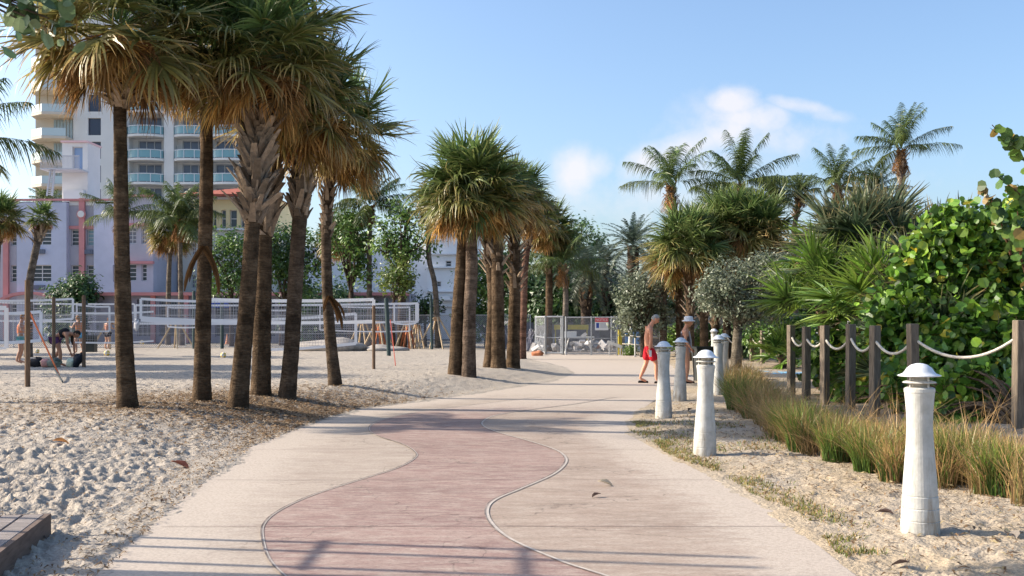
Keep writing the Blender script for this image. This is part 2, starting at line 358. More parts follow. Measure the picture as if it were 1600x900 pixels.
def walkway():
    Ys = np.concatenate([np.linspace(2.6, 22, 195), np.linspace(22.4, 58, 70)])
    xl = np.interp(Ys, XL[:,0], XL[:,1]); xr = np.interp(Ys, XR[:,0], XR[:,1])
    mb = MB(); n = 17; t = np.linspace(0,1,n)
    X = xl[:,None]*(1-t)+xr[:,None]*t; Y = np.repeat(Ys[:,None], n, 1)
    d = np.minimum(X-xl[:,None], xr[:,None]-X); e = 1-ss(0,1.1,d); e = np.maximum(e, ss(19,25,Y)*.9)
    left = X < xat(PL, Y)
    idx = np.arange(X.size).reshape(X.shape); Fq = np.stack([idx[:-1,:-1], idx[:-1,1:], idx[1:,1:], idx[1:,:-1]], -1).reshape(-1,4)
    mb.add(np.stack([X,Y,np.full_like(X,.004)],-1).reshape(-1,3), Fq, np.stack([e,e,e],-1).reshape(-1,3))
    tag(mb.build('walkway', m_beige), kind='structure')
    def band(name, xa, xb, ys, z, m, n=9):
        t = np.linspace(0,1,n); X = xa[:,None]*(1-t)+xb[:,None]*t; Y = np.repeat(ys[:,None], n, 1)
        A = np.interp(Y, XL[:,0], XL[:,1]); B = np.interp(Y, XR[:,0], XR[:,1]); e = 1-ss(0,1.0,np.minimum(X-A,B-X)); e = np.maximum(e, ss(16.5,21,Y)*.95)
        idx = np.arange(X.size).reshape(X.shape); Fq = np.stack([idx[:-1,:-1], idx[:-1,1:], idx[1:,1:], idx[1:,:-1]], -1).reshape(-1,4)
        mb = MB(); mb.add(np.stack([X,Y,np.full_like(X,z)],-1).reshape(-1,3), Fq, np.stack([e,e,e],-1).reshape(-1,3)); tag(mb.build(name, m), kind='structure')
    yp = np.linspace(5.3, 20.8, 230)
    band('walkway_inlay', xat(PL,yp), xat(PR,yp), yp, .008, m_pink)
    band('walkway_border', xat(PR,yp), np.interp(yp, XR[:,0], XR[:,1])-.01, yp, .0065, m_right)
    for P, nm in ((PL,'left'),(PR,'right')):
        T = np.gradient(P, axis=0); T /= np.linalg.norm(T,axis=1)[:,None]; Nn = np.stack([T[:,1],-T[:,0]],1)
        for off, w, z, m in ((0,.013 if nm=='right' else .006,.012,mat('joint_pale',(.50,.44,.38),noise=(12,.25))),(-.020 if nm=='right' else -.012,.006,.0145,mat('joint_dark',(.07,.055,.05),noise=(6,.7),col2=(.3,.25,.22)))):
            mb = MB(); c = P+Nn*off; a = c-Nn*w; b = c+Nn*w; k = len(P)
            V = np.concatenate([np.c_[a,np.full(k,z)], np.c_[b,np.full(k,z)]]); mb.add(V, [[i,i+1,k+i+1,k+i] for i in range(k-1)])
            tag(mb.build('walkway_joint', m), kind='structure')
    # saw cuts across the slab
    mb = MB()
    for y in (7.9, 10.2, 12.6, 15.9, 18.6, 23, 29.5):
        a = np.interp(y, XL[:,0], XL[:,1])+.1; b = np.interp(y, XR[:,0], XR[:,1])-.05
        mb.add([(a,y-.004,.010),(b,y-.004,.010),(b,y+.005,.010),(a,y+.005,.010)], [[0,1,2,3]])
    tag(mb.build('walkway_joint', mat('saw_cut',(.22,.17,.15))), kind='structure')
walkway()
# ---------------------------------------------------------------- buildings
def facade(mb, x0, x1, z0, z1, y, holes, depth=.22, c=(1,1,1)):
    """wall sheet facing -Y with true openings and reveals"""
    xs = sorted({x0,x1,*[h[0] for h in holes],*[h[1] for h in holes]}); zs = sorted({z0,z1,*[h[2] for h in holes],*[h[3] for h in holes]})
    for i in range(len(xs)-1):
        for k in range(len(zs)-1):
            cx, cz = (xs[i]+xs[i+1])/2, (zs[k]+zs[k+1])/2
            if any(h[0]<cx<h[1] and h[2]<cz<h[3] for h in holes): continue
            mb.add([(xs[i],y,zs[k]),(xs[i+1],y,zs[k]),(xs[i+1],y,zs[k+1]),(xs[i],y,zs[k+1])],[[0,1,2,3]],c)
    for a,b,p,q in holes:
        d = y+depth
        mb.add([(a,y,p),(a,d,p),(a,d,q),(a,y,q)],[[0,1,2,3]],c); mb.add([(b,y,p),(b,d,p),(b,d,q),(b,y,q)],[[3,2,1,0]],c)
        mb.add([(a,y,p),(b,y,p),(b,d,p),(a,d,p)],[[0,1,2,3]],c); mb.add([(a,y,q),(b,y,q),(b,d,q),(a,d,q)],[[3,2,1,0]],c)
def window(parent, a, b, p, q, y, cols=2, rows=2, fm=None, gm=None, blinds=False, fw=.06):
    fm = fm or mat('win_frame',(.62,.60,.6)); gm = gm or M_glass()
    f = MB(); f.box((a,y,p),(a+fw,y+.06,q)); f.box((b-fw,y,p),(b,y+.06,q)); f.box((a+fw,y+.002,p),(b-fw,y+.06,p+fw)); f.box((a+fw,y+.002,q-fw),(b-fw,y+.06,q))
    for i in range(1,cols): x = a+(b-a)*i/cols; f.box((x-fw/2,y+.004,p+fw),(x+fw/2,y+.055,q-fw))
    for k in range(1,rows): z = p+(q-p)*k/rows; f.box((a+fw,y+.008,z-fw/2),(b-fw,y+.05,z+fw/2))
    o = f.build('window',fm,parent); g = MB(); g.box((a+.02,y+.062,p+.02),(b-.02,y+.08,q-.02)); g.build('pane',gm,o)
    return o
def shell(mb, x0,x1,y0,y1,z0,z1,c=(1,1,1)):
    """side and back walls and a roof for a facade"""
    mb.add([(x0,y0,z0),(x0,y1,z0),(x0,y1,z1),(x0,y0,z1)],[[3,2,1,0]],c); mb.add([(x1,y0,z0),(x1,y1,z0),(x1,y1,z1),(x1,y0,z1)],[[0,1,2,3]],c)
    mb.add([(x0,y1,z0),(x1,y1,z0),(x1,y1,z1),(x0,y1,z1)],[[3,2,1,0]],c); mb.add([(x0,y0,z1),(x1,y0,z1),(x1,y1,z1),(x0,y1,z1)],[[0,1,2,3]],c)

# pink and lilac hotel
Yh = 80.0; hx = lambda p: (p-800)/F*Yh; hz = lambda p: H0-(p-500)/F*Yh
hotel = thing('art_deco_hotel','low lilac art deco hotel with pink pilasters and window bands','hotel',(hx(100),Yh+8,0)); O = hotel.location
lil = mat('lilac_stucco',(.53,.55,.68),noise=(.35,.16),rough=.9); lil2 = mat('grey_lilac_stucco',(.48,.46,.52),noise=(.35,.18),rough=.9); pink = mat('pink_stucco',(.60,.26,.26),noise=(1,.12),rough=.9); whi = mat('white_stucco',(.74,.72,.70),noise=(.5,.08),rough=.9)
def hadd(name, m, fn, smooth=False, parent=None):
    mb = MB(); fn(mb)
    for i in range(len(mb.v)): mb.v[i] = mb.v[i]-np.array(O)
    return mb.build(name,m,parent or hotel)
wins = []; rows = [(358,383),(414,440),(470,494),(504,528)]
bays = [(12,25),(50,79),(107,120),(132,145)]
recess = [(a,b) for a,b in ((-40,26),(104,146))]; proj = [(26.01,104),(146,170)]
def mk(mb):
    facade(mb,hx(-60),hx(26),0,hz(313),Yh+.5,[(hx(a),hx(b),hz(q),hz(p)) for a,b in ((12,24),(-20,-8)) for p,q in rows[:3]])
    facade(mb,hx(104),hx(146),0,hz(313),Yh+.5,[(hx(a),hx(b),hz(q),hz(p)) for a,b in bays[2:] for p,q in rows[:3]])
    shell(mb,hx(-60),hx(206),Yh+.5,Yh+16,0,hz(314))
hadd('wall',lil2,mk)
def mk(mb):
    facade(mb,hx(26),hx(104),0,hz(316),Yh,[(hx(50),hx(80),hz(q),hz(p)) for p,q in rows[:3]],depth=.3)
    for x in (26,104): mb.box((hx(x)-.01,Yh,0),(hx(x)+.01,Yh+.5,hz(316)))
    mb.add([(hx(26),Yh,hz(316)),(hx(104),Yh,hz(316)),(hx(104),Yh+.5,hz(316)),(hx(26),Yh+.5,hz(316))],[[0,1,2,3]])
    facade(mb,hx(146),hx(206),0,hz(318),Yh+.05,[(hx(176),hx(190),hz(q),hz(p)) for p,q in rows[:3]])
hadd('front_bay',lil,mk)
def mk(mb):   # right wing with wide window ledges
    facade(mb,hx(206),hx(250),0,hz(312),Yh-1.5,[(hx(a),hx(b),hz(q),hz(p)) for a,b in ((211,224),(232,240)) for p,q in rows[:2]]+[(hx(211),hx(240),hz(494),hz(470))])
    shell(mb,hx(206),hx(250),Yh-1.5,Yh+14,0,hz(311))
hadd('right_wing',lil2,mk)
def mk(mb):
    for a,b in ((12,24),(107,120),(132,145)): mb.box((hx(a)-.25,Yh+.38,hz(357)),(hx(b)+.25,Yh+.5,hz(352)))
    mb.box((hx(48),Yh-.12,hz(357)),(hx(82),Yh-.002,hz(351)))
    for a,b in ((352,356),(410,414),(464,467)): mb.box((hx(206),Yh-1.9,hz(b)),(hx(252),Yh-1.505,hz(a)))
    mb.box((hx(-60),Yh+.2,hz(313)),(hx(206),Yh+.49,hz(310))); mb.box((hx(206),Yh-1.7,hz(311)),(hx(252),Yh-1.502,hz(308)))
    mb.box((hx(121),Yh+.25,0),(hx(129.5),Yh+.495,hz(309))); mb.box((hx(2),Yh+.25,0),(hx(10),Yh+.495,hz(352)))
    mb.box((hx(150),Yh-.2,hz(470)),(hx(205),Yh+.04,hz(466)))
hadd('pink_trim',pink,mk)
for a,b in ((-60,26),(104,121),(130,146)): hadd('white_band',whi,lambda mb: mb.box((hx(a)+.02,Yh+.42,hz(320)),(hx(b)-.02,Yh+.497,hz(314))))
hadd('roundel_disc',whi,lambda mb: mb.tube([(hx(125),Yh+.12,hz(334)),(hx(125),Yh+.24,hz(334))],.26,18))
hadd('roundel',pink,lambda mb: mb.tube([(hx(125),Yh+.19,hz(334)),(hx(125),Yh+.25,hz(334))],.36,20))
def mk(mb): # entrance canopy arch
    for k in range(13):
        a = math.pi*k/12; b_ = math.pi*(k+1)/12
        if k<12: mb.bar((hx(49)+2.3*math.cos(a),Yh-.4,hz(476)+.9*math.sin(a)),(hx(49)+2.3*math.cos(b_),Yh-.4,hz(476)+.9*math.sin(b_)),.5,.22)
hadd('entrance_arch',pink,mk)
holder = bpy.data.objects
for r,(p,q) in enumerate(rows[:3]):
    for a,b,yy_,cn in ((12,24,Yh+.5,1),(-20,-8,Yh+.5,1),(107,120,Yh+.5,1),(132,145,Yh+.5,1),(50,80,Yh,2),(176,190,Yh+.05,1)):
        o = window(hotel,hx(a)-O.x,hx(b)-O.x,hz(q),hz(p),yy_+.14-O.y,cn*1,4,gm=M_glass('pale_glass',(.22,.36,.42)) if (a==132 and r==0) else None)
    if r<2:
        for a,b in ((211,224),(232,240)): window(hotel,hx(a)-O.x,hx(b)-O.x,hz(q),hz(p),Yh-1.36-O.y,2 if r==0 else 1,4,gm=M_glass('grey_glass',(.2,.2,.25)) if r==0 else None)
window(hotel,hx(211)-O.x,hx(240)-O.x,hz(494),hz(470),Yh-1.36-O.y,3,3)
for px,py in ((62,393),(136,393),(62,449)):
    mb = MB(); mb.box((hx(px)-.42-O.x,(Yh if px==62 else Yh+.5)-.22-O.y,hz(py+3.5)),(hx(px)+.42-O.x,(Yh if px==62 else Yh+.5)-.003-O.y,hz(py-3.5)))
    for k in range(5): mb.box((hx(px)-.36+k*.15-O.x,(Yh if px==62 else Yh+.5)-.24-O.y,hz(py+3)),(hx(px)-.29+k*.15-O.x,(Yh if px==62 else Yh+.5)-.221-O.y,hz(py-3)),(.2,.2,.2))
    mb.build('air_conditioner',mat('ac_grey',(.16,.18,.24)),hotel)

# low glass arcade under the wing, behind the nets
arc = thing('arcade','dim single storey arcade with pink posts and small-paned windows behind the nets','building',(hx(300),Yh-4,0)); A = arc.location
Ya = Yh-6; ax = lambda p: (p-800)/F*Ya; az_ = lambda p: H0-(p-500)/F*Ya
mb = MB(); holes = [(ax(a),ax(b),az_(526),az_(q)) for a,b,q in ((214,236,468),(248,290,468),(296,330,468),(336,372,470),(380,430,470),(436,470,470),(480,520,470),(526,560,470))]
facade(mb,ax(150),ax(640),-.05,az_(458),Ya,holes,.3); shell(mb,ax(150),ax(640),Ya,Ya+5,-.05,az_(458))
for i in range(len(mb.v)): mb.v[i] = mb.v[i]-np.array(A)
mb.build('wall',mat('arcade_wall',(.3,.29,.36),noise=(.8,.2)),arc)
for h in holes: window(arc,h[0]-A.x,h[1]-A.x,h[2],h[3],Ya+.2-A.y,3,4,fm=mat('arcade_frame',(.3,.3,.36)),fw=.05)
mb = MB()
for px in (240,292,474): mb.box((ax(px-3.5)-A.x,Ya-.2-A.y,-.05),(ax(px+3.5)-A.x,Ya-.003-A.y,az_(462)))
mb.box((ax(150)-A.x,Ya-.6-A.y,az_(462)),(ax(640)-A.x,Ya-.0035-A.y,az_(457))); mb.build('pink_posts',pink,arc)
mb = MB(); mb.box((ax(330)-A.x,Ya-1.2-A.y,az_(481)),(ax(368)-A.x,Ya-.7-A.y,az_(467))); mb.build('blue_awning',mat('blue_awning',(.02,.07,.42)),arc)

# white high rise with curved balconies
Yt = 130.0; tx = lambda p: (p-800)/F*Yt; tz = lambda p: H0-(p-500)/F*Yt
tower = thing('apartment_tower','white high rise with rounded glass balconies behind the palms','apartment tower',(tx(200),Yt+10,0)); T = tower.location
cream = mat('tower_white',(.70,.70,.69),noise=(.3,.06)); twarm = mat('tower_cream',(.62,.55,.46),noise=(.3,.06)); bglass = mat('balcony_glass',(.16,.33,.38),rough=.15,spec=.6); dgl = M_glass('tower_glass',(.025,.03,.06)); wgl = M_glass('tower_window',(.10,.12,.18))
def tb(name,m,fn,parent=tower,smooth=False):
    mb = MB(); fn(mb)
    for i in range(len(mb.v)): mb.v[i] = mb.v[i]-np.array(T)
    return mb.build(name,m,parent,smooth)
slabs_r = [tz(288)+3.0*k for k in range(-1,10)]; slabs_l = [tz(258)+2.95*k for k in range(-2,10)]
ztop = 46.0
def mk(mb):
    holes = [(tx(147.5),tx(167.5),z+.2-1.2,z+2.35-1.2) for z in [tz(276)+2.95*k for k in range(-3,9)]]
    facade(mb,tx(125),tx(205),0,ztop,Yt-2,[h for h in holes if h[3]<ztop and h[2]>0],.35)
    shell(mb,tx(125),tx(205),Yt-2,Yt+14,0,ztop)
    for h in holes:
        if h[3]<ztop and h[2]>0: pass
tb('wall',cream,mk)
for z in [tz(276)+2.95*k for k in range(-3,9)]:
    if z+1.2<ztop and z-1>0: tb('window',dgl,lambda mb: mb.box((tx(147.5)-.01,Yt-1.66,z-1.0),(tx(167.5)+.01,Yt-1.6,z+1.15)))
for z in slabs_r:  # glazing hint repeated at the narrow slot right of the first trunk
    pass
def mk(mb):
    holes = [(tx(a),tx(b),z+.15,z+2.55) for z in slabs_r for a,b in ((216,253),(285,322),(337,378)) if z>0]
    facade(mb,tx(205),tx(400),0,ztop+2,Yt,[h for h in holes if h[3]<ztop],.3); shell(mb,tx(205),tx(400),Yt,Yt+14,0,ztop+2)
    for a,b in ((205,208),(262,277),(325,334),(388,400)): mb.box((tx(a),Yt-1.4,0),(tx(b),Yt-.005,ztop+1))
tb('rear_wall',cream,mk)
for z in slabs_r:
    for a,b in ((216,253),(285,322),(337,378)):
        if 0<z and z+2.55<ztop: window(tower,tx(a)-T.x,tx(b)-T.x,z+.15,z+2.55,Yt+.18-T.y,3,1,fm=mat('tower_frame',(.5,.52,.55)),gm=wgl,fw=.12)
def arc_slab(mb, cx, cy, r, z0, z1, a0, a1, n=14, inner=0):
    pts = [(cx+r*math.cos(a0+(a1-a0)*k/n), cy+r*.55*math.sin(a0+(a1-a0)*k/n)) for k in range(n+1)]
    V = [(x,y,z0) for x,y in pts]+[(x,y,z1) for x,y in pts]+[(cx-r,cy+3,z0),(cx+r,cy+3,z0),(cx-r,cy+3,z1),(cx+r,cy+3,z1)]; m = n+1
    f = [[k,k+1,m+k+1,m+k] for k in range(n)]+[list(range(m))[::-1]+[2*m,2*m+1][::1], [m+k for k in range(m)]+[2*m+3,2*m+2]]
    mb.add(V,f)
for i,z in enumerate(slabs_r):
    if z<=0 or z>ztop: continue
    for a,b in ((204,262),(277,326),(333,392)):
        cx,r = (tx(a)+tx(b))/2,(tx(b)-tx(a))/2
        tb('balcony_slab',cream,lambda mb: arc_slab(mb,cx,Yt-1.2,r,z-.28,z,math.pi,2*math.pi))
        def rail(mb):
            n=14
            for k in range(n):
                a0,a1 = math.pi+math.pi*k/n, math.pi+math.pi*(k+1)/n
                p=(cx+r*.97*math.cos(a0),Yt-1.2+r*.53*math.sin(a0)); q=(cx+r*.97*math.cos(a1),Yt-1.2+r*.53*math.sin(a1))
                mb.add([(*p,z+.08),(*q,z+.08),(*q,z+1.0),(*p,z+1.0)],[[0,1,2,3]])
        g = tb('railing_glass',bglass,rail)
        def top(mb):
            n=14; pts=[(cx+r*.98*math.cos(math.pi+math.pi*k/n),Yt-1.2+r*.54*math.sin(math.pi+math.pi*k/n)) for k in range(n+1)]
            mb.tube([(x,y,z+1.05) for x,y in pts],.06,6)
            for x,y in pts[::3]: mb.box((x-.04,y-.04,z),(x+.04,y+.04,z+1.02))
        tb('handrail',mat('rail_white',(.62,.66,.7)),top)
for i,z in enumerate(slabs_l):
    if z<=0 or z>ztop: continue
    def sl(mb):
        mb.add([(tx(60),Yt-.5,z-.3),(tx(66),Yt-3,z-.3),(tx(90),Yt-4.5,z-.3),(tx(125),Yt-4.2,z-.3),(tx(125),Yt+4,z-.3),(tx(60),Yt+4,z-.3),(tx(60),Yt-.5,z),(tx(66),Yt-3,z),(tx(90),Yt-4.5,z),(tx(125),Yt-4.2,z),(tx(125),Yt+4,z),(tx(60),Yt+4,z)],
            [[5,4,3,2,1,0],[6,7,8,9,10,11],[0,1,7,6],[1,2,8,7],[2,3,9,8],[3,4,10,9],[4,5,11,10],[5,0,6,11]])
    tb('balcony_slab',twarm,sl)
    tb('railing_glass',mat('balcony_glass_pale',(.5,.6,.62),rough=.2),lambda mb: (mb.add([(tx(60.5),Yt-.6,z+.05),(tx(66.4),Yt-3,z+.05),(tx(90),Yt-4.4,z+.05),(tx(124.5),Yt-4.1,z+.05),(tx(60.5),Yt-.6,z+1),(tx(66.4),Yt-3,z+1),(tx(90),Yt-4.4,z+1),(tx(124.5),Yt-4.1,z+1)],[[0,1,5,4],[1,2,6,5],[2,3,7,6]])))
    def gl(mb):
        for k in range(6): mb.box((tx(93+k*5),Yt-1.62,z+.02),(tx(93+k*5+3.9),Yt-1.55,z+2.5))
    tb('window',mat('tower_pale_window',(.3,.38,.42),rough=.15),gl)
tb('side_wall',twarm,lambda mb: mb.box((tx(64),Yt-1.5,0),(tx(124.8),Yt+13,ztop)))
# small white stair tower on the hotel roof
pent = thing('roof_stair_house','white stair house with pink cap, door and little balcony above the hotel roof','building',(tx(0)*0+(118-800)/F*88,88,hz(312)-.5)); Q = pent.location
px_ = lambda p: (p-800)/F*88; pz_ = lambda p: H0-(p-500)/F*88
def pb(name,m,fn):
    mb = MB(); fn(mb)
    for i in range(len(mb.v)): mb.v[i] = mb.v[i]-np.array(Q)
    return mb.build(name,m,pent)
def mk(mb): facade(mb,px_(97),px_(137),Q.z,pz_(223),88,[(px_(113),px_(129),pz_(265),pz_(229))],.4); shell(mb,px_(97),px_(137),88,90.7,Q.z,pz_(223))
pb('wall',whi,mk); pb('pink_cap',mat('cap_pink',(.75,.5,.5)),lambda mb: mb.box((px_(96),87.8,pz_(223)+.01),(px_(138),90.9,pz_(220))))
window(pent,px_(113)-Q.x,px_(129)-Q.x,pz_(265)-Q.z,pz_(229)-Q.z,.25,1,1,gm=M_glass('pale_door',(.25,.35,.55)))
def mk(mb):
    mb.box((px_(79),86,pz_(270)),(px_(139),88-.01,pz_(268)));
    for k in range(31): x = px_(79.5)+(px_(138.5)-px_(79.5))*k/30; mb.box((x-.02,86.02,pz_(268)),(x+.02,86.06,pz_(250)))
    mb.box((px_(79),86,pz_(250)),(px_(139),86.08,pz_(248.5)))
    for k in range(14): mb.box((px_(88+k*.3),86.2,pz_(308-k*3)),(px_(96+k*.3),86.5,pz_(307-k*3)))
    mb.bar((px_(88),86.2,pz_(310)),(px_(94),86.2,pz_(268)),.12); mb.bar((px_(96),86.2,pz_(310)),(px_(100),86.2,pz_(268)),.12)
pb('balcony',mat('balcony_metal',(.5,.5,.52)),mk)
mb = MB(); mb.box((px_(103)-Q.x,-.5,0),(px_(134)-Q.x,-.02,pz_(298)-Q.z)); mb.build('door_hood',whi,pent)

# yellow villa with red tile roof
vil = thing('tile_roof_villa','cream villa with yellow upper storey and red barrel-tile roof','house',((345-800)/F*84,90,0)); Vv = vil.location
vx = lambda p: (p-800)/F*84; vz = lambda p: H0-(p-500)/F*84
def vb(name,m,fn,parent=vil):
    mb = MB(); fn(mb)
    for i in range(len(mb.v)): mb.v[i] = mb.v[i]-np.array(Vv)
    return mb.build(name,m,parent)
hol = [(vx(332),vx(338),vz(355),vz(328)),(vx(346),vx(353),vz(355),vz(328)),(vx(359),vx(370),vz(355),vz(328)),(vx(376),vx(386),vz(355),vz(328)),(vx(395),vx(405),vz(355),vz(328)),(vx(318),vx(325),vz(355),vz(328))]
vb('upper_wall',mat('yellow_stucco',(.75,.60,.33),noise=(.7,.1)),lambda mb: (facade(mb,vx(292),vx(430),vz(358),vz(308),84,hol,.4),shell(mb,vx(292),vx(430),84,96,vz(358),vz(308))))
h2 = [(vx(336),vx(346),vz(398),vz(380)),(vx(300),vx(306),vz(398),vz(380)),(vx(300),vx(306),vz(450),vz(430)),(vx(360),vx(370),vz(398),vz(380)),(vx(380),vx(390),vz(450),vz(425))]
vb('wall',mat('cream_stucco',(.66,.62,.54),noise=(.7,.08)),lambda mb: (facade(mb,vx(284),vx(430),0,vz(358),83.9,h2,.4),shell(mb,vx(284),vx(430),83.9,96,0,vz(358)-.01)))
for h in hol: window(vil,h[0]-Vv.x,h[1]-Vv.x,h[2],h[3],84.25-Vv.y,1,2,fm=whi)
for h in h2: window(vil,h[0]-Vv.x,h[1]-Vv.x,h[2],h[3],84.1-Vv.y,2,3,fm=whi)
def mk(mb):
    a,b,c = vx(284),vx(436),vx(325); e=82.8
    n=44
    for k in range(n):
        x0 = a+(b-a)*k/n; x1 = a+(b-a)*(k+.86)/n; xt0 = max(a+7,min(b-7,x0+(x0-(a+b)/2)*-.2)); 
        sl = min(1,(x0-a)/6+.05,(b-x0)/6+.05)
        mb.bar((x0,e,vz(308)+.02),(x0,e+6*sl,vz(308)+1.45*sl),.28,.2,(1,1,1) if k%2 else (.8,.75,.7))
vb('roof',mat('roof_tile',(.38,.11,.07),attr=False,noise=(3,.3)),mk)
vb('roof_deck',mat('roof_under',(.20,.07,.05)),lambda mb: mb.add([(vx(284),82.9,vz(308)-.1),(vx(436),82.9,vz(308)-.1),(vx(436)-6,89,vz(308)+1.3),(vx(284)+6,89,vz(308)+1.3),(vx(284),96,vz(308)-.1),(vx(436),96,vz(308)-.1)],[[0,1,2,3],[0,3,4],[1,5,2],[3,2,5,4]]))
vb('cornice',whi,lambda mb: (mb.box((vx(288),83.5,vz(312)),(vx(432),83.985,vz(308.5))),mb.box((vx(284)-.1,83.6,vz(360)),(vx(432),83.88,vz(357)))))

# lilac annex between hotel and villa
ann = thing('lilac_annex','narrow pale blue annex with small dark windows right of the hotel','building',((268-800)/F*86,92,0)); An = ann.location
nx = lambda p: (p-800)/F*86; nzz = lambda p: H0-(p-500)/F*86
hh = [(nx(a),nx(a+3),nzz(q),nzz(p)) for a,p,q in ((250,420,440),(252,382,395),(262,392,399),(268,420,427),(252,352,362),(240,420,440))]
mb = MB(); facade(mb,nx(236),nx(292),0,nzz(330),86,hh,.3); shell(mb,nx(236),nx(292),86,96,0,nzz(330))
for i in range(len(mb.v)): mb.v[i] = mb.v[i]-np.array(An)
mb.build('wall',mat('annex_blue',(.42,.48,.66),noise=(.6,.07)),ann)
for h in hh: window(ann,h[0]-An.x,h[1]-An.x,h[2],h[3],86.2-An.y,1,2)

# white building behind the bright tree
wb = thing('white_block','stepped white building with small square windows behind the bright tree','building',((670-800)/F*85,92,0)); W = wb.location
wx = lambda p: (p-800)/F*85; wz = lambda p: H0-(p-500)/F*85
h3 = [(wx(a),wx(b),wz(q),wz(p)) for a,b,p,q in ((697,706,408,417),(680,688,340,350),(683,690,440,448),(640,648,440,450),(690,697,484,490),(704,709,490,497),(600,610,380,392),(560,572,380,396),(600,612,430,445))]
mb = MB(); facade(mb,wx(440),wx(668),0,wz(385),85,[h for h in h3 if h[1]<wx(668) and h[3]<wz(385)],.25); shell(mb,wx(440),wx(668),85,98,0,wz(385))
facade(mb,wx(668),wx(745),0,wz(328),84.5,[h for h in h3 if h[0]>wx(668)],.25); shell(mb,wx(668),wx(745),84.5,98,0,wz(328))
for p in (397,418,455,478): mb.box((wx(668)-.05,84.2,wz(p+1.5)),(wx(745)+.1,84.49,wz(p)))
for i in range(len(mb.v)): mb.v[i] = mb.v[i]-np.array(W)
mb.build('wall',mat('white_block',(.78,.78,.79),noise=(.5,.1)),wb)
for h in h3: window(wb,h[0]-W.x,h[1]-W.x,h[2],h[3],(84.65 if h[0]>wx(668) else 85.15)-W.y,1,2)
mb = MB(); mb.box((wx(689)-W.x,83.2-W.y,wz(470)),(wx(707)-W.x,84.48-W.y,wz(468))); mb.box((wx(691)-W.x,83.6-W.y,wz(468)),(wx(705)-W.x,84.47-W.y,wz(463))); mb.build('balcony',whi,wb)
# dark porch far behind the walkers
ph = thing('porch_house','dark gabled porch glimpsed between far trunks','house',((1048-800)/F*78,78,0)); mb = MB()
mb.box((-1.1,0,0),(1.1,3,3.0),(.1,.1,.13)); mb.add([(-1.5,-.3,3),(1.5,-.3,3),(0,-.3,4.4),(-1.5,3,3),(1.5,3,3),(0,3,4.4)],[[0,1,2],[0,2,5,3],[1,4,5,2],[3,5,4]],(.07,.07,.09)); mb.build('wall',mat('porch_dark',(.1,.1,.12),attr=True),ph)
mb = MB(); mb.add([(-.45,-.32,3.1),(.45,-.32,3.1),(0,-.32,3.9),(-.45,-.36,3.1),(.45,-.36,3.1),(0,-.36,3.9)],[[3,4,5],[0,1,4,3],[1,2,5,4],[2,0,3,5]]); mb.build('gable_light',whi,ph)
# ---------------------------------------------------------------- palms
def M_bark():
    if 'bark' in MATS: return MATS['bark']
    m = mat('bark', (.2,.15,.1), rough=.95, spec=.08, attr=True, noise=(5,.65), bump=.8, bump_scale=22, bump_dist=.03, stretch=(1,1,.8)); N, L = m.node_tree.nodes, m.node_tree.links
    t = N.new('ShaderNodeTexCoord'); mp = N.new('ShaderNodeMapping'); mp.inputs['Scale'].default_value = (2.6,2.6,14); L.new(t.outputs['Object'],mp.inputs[0])
    n = N.new('ShaderNodeTexNoise'); n.inputs['Scale'].default_value = 2.2; n.inputs['Detail'].default_value = 8; n.inputs['Roughness'].default_value = .7; n.inputs['Distortion'].default_value = 1.2; L.new(mp.outputs[0],n.inputs[0])
    b = N.new('ShaderNodeBump'); b.inputs['Strength'].default_value = .9; b.inputs['Distance'].default_value = .05; L.new(n.outputs[0],b.inputs['Height'])
    p = N['Principled BSDF']; L.new(p.inputs['Normal'].links[0].from_socket,b.inputs['Normal']); L.new(b.outputs[0],p.inputs['Normal'])
    mx = N.new('ShaderNodeMix'); mx.data_type = 'RGBA'; mx.blend_type = 'MULTIPLY'; r = N.new('ShaderNodeMapRange'); r.inputs[1].default_value=.4; r.inputs[2].default_value=.62; r.inputs[3].default_value = .75; r.inputs[4].default_value = 0; L.new(n.outputs[0],r.inputs[0]); L.new(r.outputs[0],mx.inputs[0])
    L.new(p.inputs['Base Color'].links[0].from_socket,mx.inputs[6]); mx.inputs[7].default_value = (.36,.32,.30,1); L.new(mx.outputs[2],p.inputs['Base Color']); return m
G_DARK = np.array([.045,.085,.028]); G_MID = np.array([.10,.165,.04]); G_OLIVE = np.array([.27,.22,.06]); TAN = np.array([.50,.30,.11]); BROWN = np.array([.32,.16,.06]); G_BLUE = np.array([.09,.14,.10])

